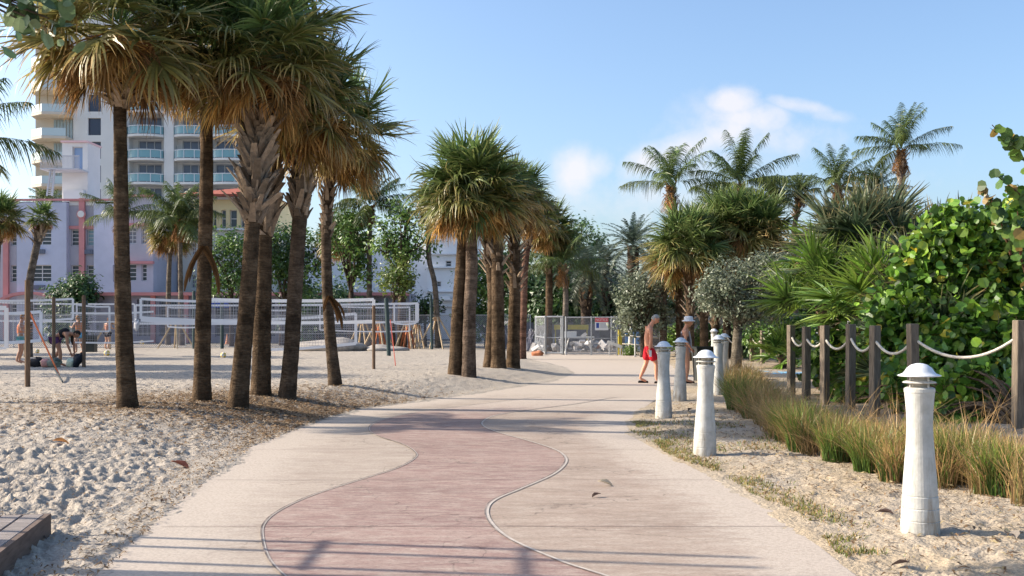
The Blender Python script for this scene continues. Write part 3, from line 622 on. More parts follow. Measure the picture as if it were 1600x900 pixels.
def fan_leaf(mb, rng, o, az, el, L, Rb, nseg=40, spread=2.3, droop=.5, col=G_MID, tip=TAN, tipmix=.5, sag=.15, wid=1.0, petcol=None):
    d0 = np.array([math.cos(el)*math.cos(az), math.cos(el)*math.sin(az), math.sin(el)])
    pe = o+d0*L-np.array([0,0,sag*L]); d1 = d0*L-np.array([0,0,2*sag*L]); d1 /= np.linalg.norm(d1)
    roll = rng.normal(0,.35)
    s = np.array([-math.sin(az), math.cos(az), 0]); u = np.cross(d1, s); u /= np.linalg.norm(u); s = np.cross(u, d1)
    s, u = s*math.cos(roll)+u*math.sin(roll), u*math.cos(roll)-s*math.sin(roll)
    tt = np.linspace(0,1,5)[:,None]; pp = o+d0*L*tt-np.array([0,0,sag*L])*tt**2
    pc = petcol if petcol is not None else col*1.1
    mb.strips(pp[None], np.repeat((s*.018)[None,None],5,1)*np.array([1.6,1.2,1,1,.9])[None,:,None], np.tile(pc,(1,5,1)))
    mb.strips(pp[None], np.repeat((u*.014)[None,None],5,1), np.tile(pc,(1,5,1)))
    ph = np.linspace(-spread,spread,nseg)+rng.normal(0,.03,nseg)
    dirs = np.cos(ph)[:,None]*d1+np.sin(ph)[:,None]*s+(.16*np.abs(np.sin(ph))+rng.normal(0,.07,nseg))[:,None]*u
    dirs /= np.linalg.norm(dirs,axis=1)[:,None]
    Ri = Rb*(1-.28*(np.abs(ph)/spread)**1.5)*rng.uniform(.8,1.08,nseg)
    st = pe[None]+d1[None]*(Rb*.22*(1-np.abs(ph)/spread))[:,None]
    t = np.array([0,.22,.42,.6,.78,.9,1.0]); N = len(t)
    dr = np.clip(droop*rng.uniform(.35,1.5,nseg),0,.97)
    b = dr[:,None]*t[None]**1.6; D = dirs[:,None,:]*(1-b)[...,None]; D[...,2] -= b; D += rng.normal(0,.12,(nseg,1,3))*t[None,:,None]+rng.normal(0,.03,(nseg,N,3))+rng.normal(0,.16,(1,1,3))*t[None,:,None]
    D /= np.linalg.norm(D,axis=2)[...,None]
    stp = np.diff(t,prepend=0); P = st[:,None,:]+np.cumsum(D*(Ri[:,None]*stp[None])[...,None],axis=1)
    side = -np.sin(ph)[:,None]*d1+np.cos(ph)[:,None]*s
    w = np.array([.6,1,.85,.62,.4,.22,.04])*Rb*spread/nseg*.56*wid
    tw = rng.normal(0,.5,nseg); side = side*np.cos(tw)[:,None]+u*np.sin(tw)[:,None]
    S = side[:,None,:]*w[None,:,None]
    br = rng.uniform(.55,1.6,nseg)
    k = np.clip(tipmix*rng.uniform(.3,1.6,nseg),0,1)[:,None]*np.array([0,.03,.1,.25,.6,.9,1])[None]
    C = (col[None,None]*(1-k[...,None])+np.asarray(tip)[None,None]*k[...,None])*br[:,None,None]
    mb.strips(P, S, C)

def sabal_crown(seed, R=1.75, nleaf=44, dead=16, old=.5, nseg=38, low=-.55):
    """green crown and, apart, its skirt of dry leaves; both round the origin"""
    rng = np.random.default_rng(seed); g = MB(); d = MB()
    for i in range(nleaf):
        t = i/(nleaf-1); az = i*2.39996+rng.normal(0,.15); el = 1.45-(1.45-low)*t**.85+rng.normal(0,.1)
        c = G_DARK*(1-t)*.5+G_MID*(.7+.3*rng.random()); age = np.clip((t-.35)*1.7*old+rng.normal(0,.15),0,1)
        c = c*(1-age*.75)+G_OLIVE*age*.75
        L = R*rng.uniform(.36,.5); o = np.array([.12*math.cos(az),.12*math.sin(az),.25*(1-t)])
        fan_leaf(g, rng, o, az, el, L, R*rng.uniform(.54,.66), nseg, 2.25, .25+.6*t, c, TAN*rng.uniform(.8,1.5), .14+.95*age, .05+.1*t)
    for i in range(dead):
        az = i*2.39996+rng.normal(0,.3); el = rng.uniform(-.95,-.15)
        c = np.array([.50,.28,.095])*rng.uniform(.4,1.2)+rng.normal(0,.01,3); c = np.clip(c*rng.choice([1,.7,.45]),.01,1)
        o = np.array([.14*math.cos(az),.14*math.sin(az),-.15*rng.random()])
        fan_leaf(d, rng, o, az, el, R*rng.uniform(.25,.42), R*rng.uniform(.36,.5), int(nseg*.8), 1.9, .85, c, c*.8, .5, .25, .75, petcol=BROWN)
    return g, d

def boots_mesh(rng, path, rad, z0f, n, size=.3, out=.5, col=(.30,.22,.15)):
    """crossed stubs of old leaf stalks round the upper trunk"""
    mb = MB(); K = len(path)
    for i in range(n):
        t = z0f+(1-z0f)*(i+rng.random())/n; f = t*(K-1); a = min(int(f), K-2); fr = f-a
        p = np.array(path[a])*(1-fr)+np.array(path[a+1])*fr; r = rad[a]*(1-fr)+rad[a+1]*fr
        th = i*2.39996+rng.normal(0,.25); lean = rng.normal(0,.5)
        e = np.array([math.cos(th),math.sin(th),0]); s = np.array([-math.sin(th),math.cos(th),0]); up = np.array([0,0,1.])
        L = size*rng.uniform(.7,1.3); w = .046*size/.3*rng.uniform(.7,1.3); dirv = up*math.cos(out)+e*math.sin(out)+s*lean*.5; dirv /= np.linalg.norm(dirv)
        b = p+e*(r-.03); th_ = .025
        c = np.array(col)*rng.uniform(.45,1.5); L *= rng.choice([.5,1,1.3]); dirv = dirv+rng.normal(0,.12,3); dirv /= np.linalg.norm(dirv)
        V = []
        for q, ww, tt_ in ((0,w*1.3,th_*1.6),(.55,w,th_),(1.0,w*.75,th_*.4)):
            cc = b+dirv*L*q+e*(.10*q*q*out)
            for sx, sy in ((-1,-1),(1,-1),(1,1),(-1,1)): V.append(cc+s*ww*sx+e*tt_*sy)
        Fc = [[k*4+j,k*4+(j+1)%4,(k+1)*4+(j+1)%4,(k+1)*4+j] for k in range(2) for j in range(4)]+[[3,2,1,0],[8,9,10,11]]
        mb.add(V, Fc, c)
    return mb

def smooth_path(pts, n=6): return [tuple(p) for p in catmull(pts, n)]
def trunk_mb(rng, path, r0, r1, base=1.3, ring=.012, col=(.16,.112,.072), n=20, lumps=.02):
    L = np.array(path, float); seg = np.r_[0, np.cumsum(np.linalg.norm(np.diff(L,axis=0),axis=1))]; tot = seg[-1]
    m = max(8, int(tot/.09)); s = np.linspace(0, tot, m); P = np.stack([np.interp(s, seg, L[:,k]) for k in range(3)],1)
    t = s/tot; r = r0*(1-t)+r1*t; r = r*(1+(base-1)*np.exp(-s/.35)+.16*np.exp(-s/.1))*(1+rng.normal(0,ring,m)); 
    mb = MB(); ang = np.linspace(0,2*math.pi,n,endpoint=False)
    V = []; C = []
    for i in range(m):
        rr = r[i]*(1+lumps*np.array([math.sin(3*a+i*.31)*.5+rng.normal(0,.5) for a in ang]))
        V.append(np.stack([P[i,0]+rr*np.cos(ang), P[i,1]+rr*np.sin(ang), np.full(n,P[i,2])],1)); C.append(np.tile(np.array(col)*rng.uniform(.75,1.25),(n,1)))
    fc = [[i*n+j, i*n+(j+1)%n, (i+1)*n+(j+1)%n, (i+1)*n+j] for i in range(m-1) for j in range(n)]
    fc.append([(m-1)*n+j for j in range(n)])
    mb.add(np.concatenate(V), fc, np.concatenate(C)); return mb, P.tolist(), r.tolist()

CROWNS = {}
def get_crown(key):
    if key not in CROWNS:
        seed, R, nl, dd, old, ns, low = {
            'full_a': (1,1.85,38,38,1.2,46,-.5), 'full_b': (2,1.8,36,42,1.35,46,-.6), 'full_c': (3,1.8,38,34,1.1,46,-.5), 'full_d': (4,1.8,38,50,1.6,48,-.7),
            'mid_a': (5,1.75,54,30,.45,40,-.5), 'mid_b': (6,1.6,46,44,1.1,36,-.6), 'mid_c': (7,1.5,44,36,.9,34,-.5), 'young': (8,1.4,30,6,.3,24,-.4)}[key]
        g, d = sabal_crown(seed, R, nl, dd, old, ns, low); CROWNS[key] = (g.build('crown', M_leaf()), d.build('dead_fronds', M_dead()))
        for o in CROWNS[key]: COL.objects.unlink(o)
    return CROWNS[key]
def put_crown(key, parent, loc, rz, sc=1.0):
    for o in get_crown(key):
        c = o.copy(); COL.objects.link(c); c.parent = parent; c.location = loc; c.rotation_euler = (0,0,rz); c.scale = (sc,sc,sc)

def sabal(label, base, pix, Y, r0, r1, key, seed, boots=(0.8,30), bsize=.28, csc=1.0, lift=.6, group='cabbage palms along the walkway', bout=.5, tcol=(.19,.13,.08), zb=None, rz=None):
    rng = np.random.default_rng(seed); x0, y0, z0 = base; y0 = Y
    pts = [(x0,y0,z0-.15)]+[at(px,py,Y) for px,py in pix]
    root = thing('cabbage_palm', label, 'palm tree', (x0,y0,z0), 0, group)
    path = [(p[0]-x0,p[1]-y0,p[2]-z0) for p in smooth_path(pts,8)]
    t, P, r = trunk_mb(rng, path, r0, r1, col=tcol); t.build('trunk', M_bark(), root, smooth=True)
    if boots: boots_mesh(rng, P, r, boots[0], boots[1], bsize, bout, (.33,.25,.18)).build('leaf_bases', mat('boot',(.3,.2,.14),rough=.95,spec=.1,attr=True,noise=(14,.4),bump=.5), root)
    e = P[-1]; put_crown(key, root, (e[0],e[1],e[2]+lift), rng.uniform(0,6.28) if rz is None else rz, csc)
    return root
def S(px, py): return foot(px, py)

# near row, left of the walkway
b = S(200,638); sabal('nearest of the row, straight dark trunk left of the others with a frayed brown collar', b, [(193,500),(189,300),(187,135)], b[1], .14,.09,'full_a',11,(.93,40),.34,.86,.85,bout=1.0)
b = S(315,627); sabal('palm with the straightest ringed trunk and two dry leaf stalks hanging halfway up', b, [(318,480),(322,320),(323,165)], b[1], .138,.098,'full_b',12,(.97,10),.2,.78,.9)
b = S(370,637); sabal('palm leaning right with pale shaggy stubs below its crown, third from the left', b, [(384,500),(394,360),(400,250),(408,180)], b[1], .148,.105,'full_c',13,(.64,190),.36,.78,.8,bout=.5)
b = S(407,618); sabal('thick trunk behind two others, its upper half wrapped in ragged old leaf stubs', b, [(410,500),(412,380),(415,260),(420,110)], b[1], .165,.135,'full_d',14,(.5,240),.42,.84,.65,bout=.4)
b = S(447,627); sabal('kinked palm leaning right with a band of woven stubs under heavy brown skirts', b, [(456,540),(462,430),(470,320),(478,215)], b[1], .142,.13,'full_b',15,(.70,150),.26,.8,.5,bout=.35,tcol=(.2,.145,.1))
b = S(525,613); sabal('slim bowed palm with a torn stalk at mid trunk, last of the near row', b, [(514,500),(510,400),(512,310),(528,225)], b[1], .125,.09,'full_d',16,(.62,60),.2,.76,.15,bout=.35,tcol=(.2,.145,.1),rz=2.2)
# dry stalks hanging on two trunks
def hanging(parent_pt, offs, nm, label):
    rng = np.random.default_rng(77); mb = MB()
    for (dx,dz,sw) in offs:
        p = np.array([0,0,0.]); q = np.array([dx,-.1,dz])
        t = np.linspace(0,1,6)[:,None]; P = p+(q-p)*t+np.array([dx*.25,0,0])*(np.sin(t*3.14)); 
        mb.strips(P[None], np.tile(np.array([0.022,.0,0]),(1,6,1))*sw*np.array([1.4,1.2,1,.8,.7,.2])[None,:,None], np.tile(BROWN*rng.uniform(.25,.6),(1,6,1)))
        mb.strips(P[None], np.tile(np.array([0,.03,0]),(1,6,1))*np.array([1,1,1,.8,.7,.2])[None,:,None], np.tile(BROWN*.35,(1,6,1)))
    o = mb.build(nm, M_dead()); o.location = parent_pt; return tag(o, label, 'dry frond')
hanging(at(318,384,16.8), [(-.28,-.75,2),(.28,-.8,2.2),(-.2,-.6,1.3),(.2,-.5,1.5)], 'dry_frond', 'pair of dry stalks hanging like an inverted V on the second palm trunk')
hanging(at(514,462,18.9), [(.18,-.5,2),(.3,-.42,1.4),(.26,-.62,1.8),(-.08,-.3,1.5)], 'dry_frond', 'torn dry stalks hanging at the waist of the slim bowed palm')

# middle group
def S2(lab, bx, by, pix, r0, r1, key, seed, **k):
    b = S(bx,by); return sabal(lab, b, pix, b[1], r0, r1, key, seed, **k)
S2('dark trunk behind the pale one in the middle palm group', 711,585, [(716,480),(722,400),(726,335)], .17,.14,'mid_a',21, boots=(.85,24),csc=.68,lift=.3)
S2('palm with the greenest, roundest crown above a pale trunk, middle group', 732,588, [(734,480),(737,420),(736,335)], .17,.145,'mid_a',22, boots=(.88,40),bsize=.25, tcol=(.27,.2,.15),csc=.9,lift=.5)
S2('wide dark trunk standing fourth in the middle palm group', 779,575, [(778,480),(777,410),(776,325)], .20,.16,'mid_b',23, boots=(.6,40),csc=.72,lift=.3)
S2('shadowed trunk close beside the wide dark one', 764,574, [(770,480),(766,410),(757,340)], .165,.14,'mid_b',24, boots=(.6,40), csc=.66,lift=.2)
S2('palm with pale stubs up its left side and brown crown', 801,575, [(804,480),(805,410),(804,330)], .19,.15,'mid_b',25, boots=(.5,60),bout=.6,csc=.72,lift=.35)
S2('thin reddish trunk behind the middle palm group', 815,561, [(818,480),(820,420),(828,360)], .16,.13,'mid_c',26, boots=(.85,26), tcol=(.3,.17,.12), csc=.85)
S2('palm behind the middle group with a low dark brown crown', 856,549, [(858,470),(858,380)], .2,.16,'mid_c',27, boots=(.7,26), csc=1.0)

# right-hand far cluster
for i,(bx,by,px,py,key,cs,lab) in enumerate([(1078,563,1074,400,'mid_a',1.0,'cabbage palm with yellow-green crown at the left of the far cluster'),(1100,561,1098,392,'mid_b',1.0,'low brown skirted palm, second from the left in the far cluster'),
    (1136,560,1133,382,'mid_c',1.2,'palm with cream leaf stubs down its trunk in the far cluster'),(1152,561,1152,372,'mid_b',1.15,'tall middle palm of the far cluster'),(1182,561,1183,378,'mid_c',1.15,'dark crowned palm at the right of the far cluster'),
    (1062,556,1060,436,'young',.9,'small low palm with dull green crown beside the pale leaning trunk'),(1118,559,1117,412,'mid_b',.9,'short palm under the brown skirts of the far cluster')]):
    b = S(bx,by); sabal(lab, b, [(bx,480),(px,py)], b[1], .17,.15,key,40+i, boots=(.35,60),bsize=.24,bout=.6,csc=cs,group='cabbage palms in the far cluster',lift=.2)

# feather palms ----------------------------------------------------------
def feather_frond(mb, rng, o, az, el, L, curve, nl=34, ll=.62, col=G_MID, hang=.5, wid=.022, stalk=.16):
    n = 16; t = np.linspace(0,1,n); e = el-curve*t**1.4; ds = L/(n-1)
    hx = np.r_[0,np.cumsum(np.cos(e[:-1])*ds)]; hz = np.r_[0,np.cumsum(np.sin(e[:-1])*ds)]
    ca, sa = math.cos(az), math.sin(az); sway = rng.normal(0,.12)*L
    R = np.stack([o[0]+hx*ca-sway*t**2*sa, o[1]+hx*sa+sway*t**2*ca, o[2]+hz],1)
    T = np.gradient(R,axis=0); T /= np.linalg.norm(T,axis=1)[:,None]
    s = np.array([-sa,ca,0]); 
    mb.strips(R[None], (s[None,None]*.03)*(1.1-t)[None,:,None], np.tile(col*1.2+.02,(1,n,1)))
    tl = np.linspace(stalk,.99,nl)
    P0 = np.stack([np.interp(tl,t,R[:,k]) for k in range(3)],1); TT = np.stack([np.interp(tl,t,T[:,k]) for k in range(3)],1)
    UU = np.cross(TT, s); UU /= np.linalg.norm(UU,axis=1)[:,None]
    ln = ll*(np.sin(np.pi*(tl*.85+.12))**.6)*rng.uniform(.85,1.1,nl)
    for sg in (1,-1):
        d = TT*.55+s*sg*.8+UU*rng.normal(.12,.16,(nl,1)); d /= np.linalg.norm(d,axis=1)[:,None]
        q = np.array([0,.35,.7,1.0]); P = P0[:,None]+d[:,None]*(ln[:,None]*q)[...,None]
        P[...,2] -= (hang*ln*rng.uniform(.6,1.4,nl))[:,None]*q**1.8
        w = np.cross(d, UU); w /= np.linalg.norm(w,axis=1)[:,None]; a = rng.normal(0,.5,nl); w = w*np.cos(a)[:,None]+UU*np.sin(a)[:,None]
        S_ = w[:,None]*(wid*np.array([.7,1,.7,.1]))[None,:,None]
        C = np.tile(col,(nl,4,1))*rng.uniform(.7,1.35,(nl,1,1)); mb.strips(P,S_,C)
FE = {}
def feather_crown(key):
    if key in FE: return FE[key]
    seed, n, L, curve, ll, hang, col, top, low, nl, wid = {
        'coco_a': (1,17,3.2,.8,.75,1.0,G_MID*.75,1.5,.0,52,.021), 'coco_b': (2,18,3.2,.7,.75,1.0,G_MID*.75,1.5,.1,52,.021), 'coco_c': (3,26,2.6,.8,.65,.95,G_MID*.6,1.5,-.2,46,.022),
        'wind': (6,15,3.3,.85,.8,1.0,G_MID*.8,1.5,.25,50,.021),
        'date_a': (4,46,2.9,.95,.34,.15,G_BLUE*.85,1.5,-.35,46,.018), 'date_b': (5,40,3.0,1.1,.36,.2,G_BLUE*.7,1.4,-.6,46,.018)}[key]
    rng = np.random.default_rng(seed); g = MB(); d = MB()
    for i in range(n):
        t = i/(n-1); az = i*2.39996+rng.normal(0,.2); el = top-(top-low)*t**(1.3 if key[0] in 'cw' else .9)+rng.normal(0,.1)
        feather_frond(g, rng, np.array([0,0,.1]), az, el, L*rng.uniform(.8,1.05)*(.75+.25*min(1,3*t)), curve*rng.uniform(.7,1.25), nl, ll, col*rng.uniform(.8,1.25)*(1-.0*t)+np.array([.03,.015,0])*t, hang, wid)
    for i in range(7):
        feather_frond(d, rng, np.array([0,0,0.]), i*.9+rng.normal(0,.3), rng.uniform(-1.3,-.9), L*.45, .4, 20, ll*.5, BROWN*rng.uniform(.6,1.1), .6, wid*.8)
    for i in range(14):
        a = i*2.4; d.tube([(0.1*math.cos(a),.1*math.sin(a),-.1-.1*(i%3)),(.26*math.cos(a),.26*math.sin(a),.05-.12*(i%3))], [.07,.05], 5, BROWN*.9)
    FE[key] = (g.build('crown', M_leaf()), d.build('dead_fronds', M_dead()))
    for o in FE[key]: COL.objects.unlink(o)
    return FE[key]
def feather(label, name, cat, base, pix, Y, r0, r1, key, seed, csc=1.0, group=None, tcol=(.25,.2,.16), boots=None, rz=None):
    rng = np.random.default_rng(seed); x0,y0,z0 = base
    root = thing(name, label, cat, (x0,y0,z0), 0, group)
    path = [(p[0]-x0,p[1]-y0,p[2]-z0) for p in smooth_path([(x0,y0,z0-.2)]+[at(px,py,Y) for px,py in pix],8)]
    t,P,r = trunk_mb(rng, path, r0, r1, base=1.4, ring=.03, col=tcol, n=10, lumps=.03); t.build('trunk', M_bark(), root, smooth=True)
    if boots: boots_mesh(rng,P,r,boots[0],boots[1],.25,.6).build('leaf_bases', mat('boot',(.3,.2,.14)), root)
    for o in feather_crown(key):
        c = o.copy(); COL.objects.link(c); c.parent = root; c.location = P[-1]; c.rotation_euler = (0,0,rng.uniform(0,6.28) if rz is None else rz); c.scale = (csc,)*3
    return root
CP = 'coconut palms on the right skyline'
def far_base(px, Y): return ((px-800)/F*Y, Y, 0.0)
for i,(bx,Y,pix,key,sc,lab) in enumerate([
    (1036,44,[(1038,430),(1047,370),(1048,292)],'wind',.78,'lone coconut palm against the cloud with a knotted dark neck'),
    (1158,44,[(1158,400),(1156,290)],'coco_b',.84,'tallest full coconut palm above the brown fan palms'),
    (1208,46,[(1210,400),(1206,312)],'coco_c',.6,'stubby coconut palm right of the tallest one'),
    (1246,47,[(1240,380),(1251,305)],'coco_c',.5,'small coconut palm with a broken frond hanging from its neck'),
    (1128,52,[(1128,420),(1126,330)],'coco_a',.7,'low coconut palm whose fronds reach left behind the tallest one'),
    (1310,42,[(1312,400),(1309,292)],'coco_b',.62,'coconut palm rising behind the palmetto thicket'),
    (1368,43,[(1368,400),(1366,300)],'coco_c',.58,'coconut palm between the thicket top and the leaning tall one'),
    (1400,40,[(1400,400),(1408,320),(1408,235)],'coco_b',.64,'rightmost coconut palm with shaggy brown neck')]):
    feather(lab,'coconut_palm','palm tree',far_base(bx,Y),pix,Y,.16,.11,key,60+i,sc,CP,boots=(.86,44))
DP='date palms beyond the construction fence'
for i,(bx,Y,pix,key,sc,lab) in enumerate([
    (990,58,[(990,470),(989,385)],'date_a',.86,'date palm with upright grey-green crown left of the cluster'),
    (1028,56,[(1028,480),(1026,420)],'date_a',.72,'short date palm with an orange brown boss under its fronds'),
    (916,60,[(916,470),(918,425)],'date_b',1.05,'dark spreading date palm over the construction fence'),
    (948,66,[(948,470),(948,415)],'date_b',.9,'date palm with arching fronds right of the dark spreading one')]):
    feather(lab,'date_palm','palm tree',far_base(bx,Y),pix,Y,.3,.32,key,80+i,sc,DP,(.16,.12,.09),boots=(.5,60))
# palms by the hotel
HP='palms in front of the hotel'
for i,(bx,by,Y,pix,key,sc,lab,kind) in enumerate([
    (284,0,62,[(282,430),(281,345)],'coco_c',1.15,'coconut palm with pale trunk and dense crown before the yellow house','f'),
    (262,0,64,[(264,430),(268,370)],'mid_b',1.05,'palm with a brown drooping crown left of the pale trunk','s'),
    (192,0,66,[(192,430),(190,335)],'coco_a',.9,'palm hidden behind the nearest trunk, fronds either side of it','f'),
    (44,0,40,[(46,450),(54,400),(66,350)],'young',.48,'thin palm leaning right with a small tuft before the pink hotel','s'),
    (-8,0,42,[(-6,430),(-2,350)],'mid_c',.75,'palm at the left frame edge level with the hotel windows','s'),
    (578,0,58,[(577,430),(578,322)],'coco_c',1.02,'palm with a pale slim trunk behind the slim bowed one','f'),
    (550,0,60,[(548,430),(540,380)],'mid_c',1.1,'fan palm behind the nets left of the slim pale trunk','s'),
    (880,0,52,[(884,460),(879,415)],'coco_a',.8,'palm on a thin curved pale trunk above the construction fence','f'),
    (685,0,56,[(680,450),(670,400),(672,330)],'young',.85,'young palm on a long thin curved trunk tied to props','s'),
    (1040,0,50,[(1036,470),(1040,415)],'young',.8,'palm on a thin white trunk behind the two walkers','s'),
    (72,0,90,[(72,420),(72,318)],'coco_c',.72,'palm top showing above the hotel roof','f')]):
    fx = far_base(bx,Y); 
    if kind=='f': feather(lab,'coconut_palm','palm tree',fx,pix,Y,.17,.13,key,100+i,sc,HP,(.32,.27,.22),boots=(.9,36))
    else:
        sabal(lab,fx,pix,Y,.16,.13,key,100+i,boots=(.85,40),csc=sc,group=HP,lift=.15,tcol=(.3,.25,.2))
# palm whose fronds reach in at the left edge, and palms outside the picture whose shade lies on the sand
feather('coconut palm just outside the left edge with dark fronds reaching in','coconut_palm','palm tree',(-9.9,17,.2),[(-130,400),(-100,232)],17,.15,.12,'coco_a',131,.62,None,rz=.4)
for i,(x,y,h) in enumerate([(-25,32,8.5),(-29,32.5,10),(-21,31.2,6),(-34,33,12),(-24,27.5,9),(-30,40,8),(-38,46,10)]):
    root = thing('cabbage_palm',['short','tallest','leaning','far','nearest','remote','farthest'][i]+' cabbage palm beyond the left edge, throwing shade over the volleyball courts','palm tree',(x,y,.1),0,'palms beyond the left edge')
    t,P,r = trunk_mb(np.random.default_rng(200+i),[(0,0,-.2),(.1,0,h*.5),(0,0,h)],.19,.16,n=8); t.build('trunk',M_bark(),root,smooth=True); put_crown(['mid_a','mid_b','full_c'][i%3],root,(0,0,h+.2),i*1.3,1.2)

# ---------------------------------------------------------------- broadleaf trees and bushes
def leaves(mb, rng, C, N, size, cols, asp=.55, nv=4, cup=.12, jit=.35):
    """C centres (n,3), N facing directions (n,3)"""
    n = len(C); N = N+rng.normal(0,jit,(n,3)); N /= np.linalg.norm(N,axis=1)[:,None]
    a = np.cross(N, rng.normal(0,1,(n,3))); a /= np.linalg.norm(a,axis=1)[:,None]; b = np.cross(N,a)
    sz = size*rng.uniform(.5,1.35,n)
    if nv == 4: prof = [(-1,0,0),(0,-asp,cup),(1,0,0),(0,asp,cup)]
    else: prof = [(math.cos(2*math.pi*k/nv)*(.9 if k else .62), asp*math.sin(2*math.pi*k/nv), cup*abs(math.sin(2*math.pi*k/nv))) for k in range(nv)]
    V = np.stack([C+a*(sz*p[0])[:,None]+b*(sz*p[1])[:,None]+N*(sz*p[2])[:,None] for p in prof],1).reshape(-1,3)
    f = np.arange(n*nv).reshape(n,nv)
    if nv == 4: f = np.concatenate([f[:,[0,1,2]], f[:,[0,2,3]]])
    mb.add(V, f.tolist(), np.repeat(cols,nv,axis=0))
def blob_points(rng, ells, ncl, per, spread, shell=.55):
    """leaf clusters through a set of ellipsoids (cx,cy,cz,rx,ry,rz)"""
    w = np.array([e[3]*e[5] for e in ells]); w = w/w.sum(); cl = []
    for _ in range(ncl):
        e = ells[rng.choice(len(ells),p=w)]; d = rng.normal(0,1,3); d /= np.linalg.norm(d); r = rng.uniform(shell,1)**.6 if rng.random()<.75 else rng.random()
        cl.append(np.array(e[:3])+d*np.array(e[3:])*r)
    cl = np.array(cl); P = np.repeat(cl,per,axis=0)+rng.normal(0,1,(ncl*per,3))*spread
    ctr = np.array([np.mean([e[k] for e in ells]) for k in range(3)])
    Nn = P-np.repeat(cl,per,axis=0); Nn /= np.linalg.norm(Nn,axis=1)[:,None]; Nn = Nn+np.array([-.1,-.25,.75]); 
    return cl, P, Nn
def tree(label, base, ells, ncl, per, spread, size, cols, seed, trunk_r=.14, name='broadleaf_tree', cat='tree', group=None, limbs=14, bark=(.16,.12,.09), asp=.5, fork=.35, jit=.5, cvar=.3, nv=4):
    rng = np.random.default_rng(seed); base = Vector(base); root = thing(name,label,cat,base,0,group)
    E = [(e[0]-base.x,e[1]-base.y,e[2]-base.z,*e[3:]) for e in ells]
    cl,P,Nn = blob_points(rng,E,ncl,per,spread)
    cols = [np.array(c) for c in cols]; cc = np.array([cols[k] for k in rng.integers(0,len(cols),ncl)]); C = np.repeat(cc,per,axis=0)*rng.uniform(1-cvar,1+cvar,(len(P),1))
    P = P[:]; P[:,2] = np.maximum(P[:,2],.05)
    t = MB(); hb = min(e[2]-e[5] for e in E); hb = max(hb,.4); top = np.mean([e[2] for e in E]); cx = np.mean([e[0] for e in E]); cy = np.mean([e[1] for e in E])
    f0 = Vector((cx*.15,cy*.15,hb*.8+.2))
    t.tube([(0,0,-.2),(cx*.05,0,hb*.45),tuple(f0)],[trunk_r*1.35,trunk_r,trunk_r*.9],9,bark)
    sel = rng.choice(len(cl),min(limbs,len(cl)),replace=False)
    for k in sel:
        q = Vector(cl[k]); m = f0.lerp(q,.45)+Vector((rng.normal(0,.12),rng.normal(0,.12),rng.normal(.1,.1)))*q.length*.3
        r = trunk_r*rng.uniform(.35,.6); pp = smooth_path([tuple(f0),tuple(m),tuple(q)],4); t.tube(pp,list(np.linspace(r,r*.15,len(pp))),6,bark)
        for j in np.argsort(np.linalg.norm(cl-np.array(q),axis=1))[1:4]:
            t.tube([tuple(m.lerp(q,.5)),tuple(cl[j])],[r*.3,.01],4,bark,cap=False)
    t.build('trunk',M_bark(),root,smooth=True)
    g = MB(); leaves(g,rng,P,Nn,size,C,asp,nv,jit=jit); g.build('crown',M_leaf(),root)
    return root
def E(px,py,Y,rx,rz,ry=None,dy=0):
    x,y,z = at(px,py,Y); return (x,y+dy,z,rx/F*Y,(ry if ry else rx)/F*Y,rz/F*Y)
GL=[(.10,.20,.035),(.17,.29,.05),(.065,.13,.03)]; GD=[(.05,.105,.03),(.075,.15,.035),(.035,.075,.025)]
tree('bright leafy tree with open crooked dark limbs in front of the white building',(*at(628,0,56)[:2],0),[E(640,365,56,55,40),E(610,385,56,30,28),E(628,330,56,22,28)],64,40,.3,.12,GL,301,.22,limbs=20)
tree('light green tree right of the slim bowed palm',(*at(548,0,58)[:2],0),[E(545,370,58,32,40),E(560,420,58,22,22)],46,40,.3,.13,GL,302,.15)
tree('small bright green tree between the second and third palm trunks',(*at(362,0,60)[:2],0),[E(362,395,60,30,40),E(350,440,60,34,25)],80,40,.3,.12,GL,303,.12)
tree('green tree behind the thick ragged trunk',(*at(440,0,62)[:2],0),[E(430,400,62,35,50),E(470,420,62,35,40),E(500,380,62,26,36)],110,40,.34,.14,GL+GD,304,.14)
tree('round golden-green shrub behind the nets',(*at(615,0,54)[:2],0),[E(618,432,54,25,26)],40,46,.22,.1,[(.17,.22,.03),(.11,.17,.03)],305,.08)
tree('dense ivy-dark bush left of the young propped palm',(*at(665,0,60)[:2],0),[E(662,480,60,20,14),E(648,486,60,14,14)],30,40,.3,.12,GD,306,.08)
tree('green tree filling the gap in the middle palm group',(*at(760,0,58)[:2],0),[E(750,450,58,35,60),E(790,430,58,30,50),E(745,500,58,20,30)],130,42,.34,.13,GL,307,.14)
tree('pale feathery tree top rising over the dark wood',(*at(905,0,78)[:2],0),[E(905,375,78,36,34),E(895,420,78,45,30)],90,40,.4,.15,[(.15,.24,.09),(.1,.18,.07)],308,.2)
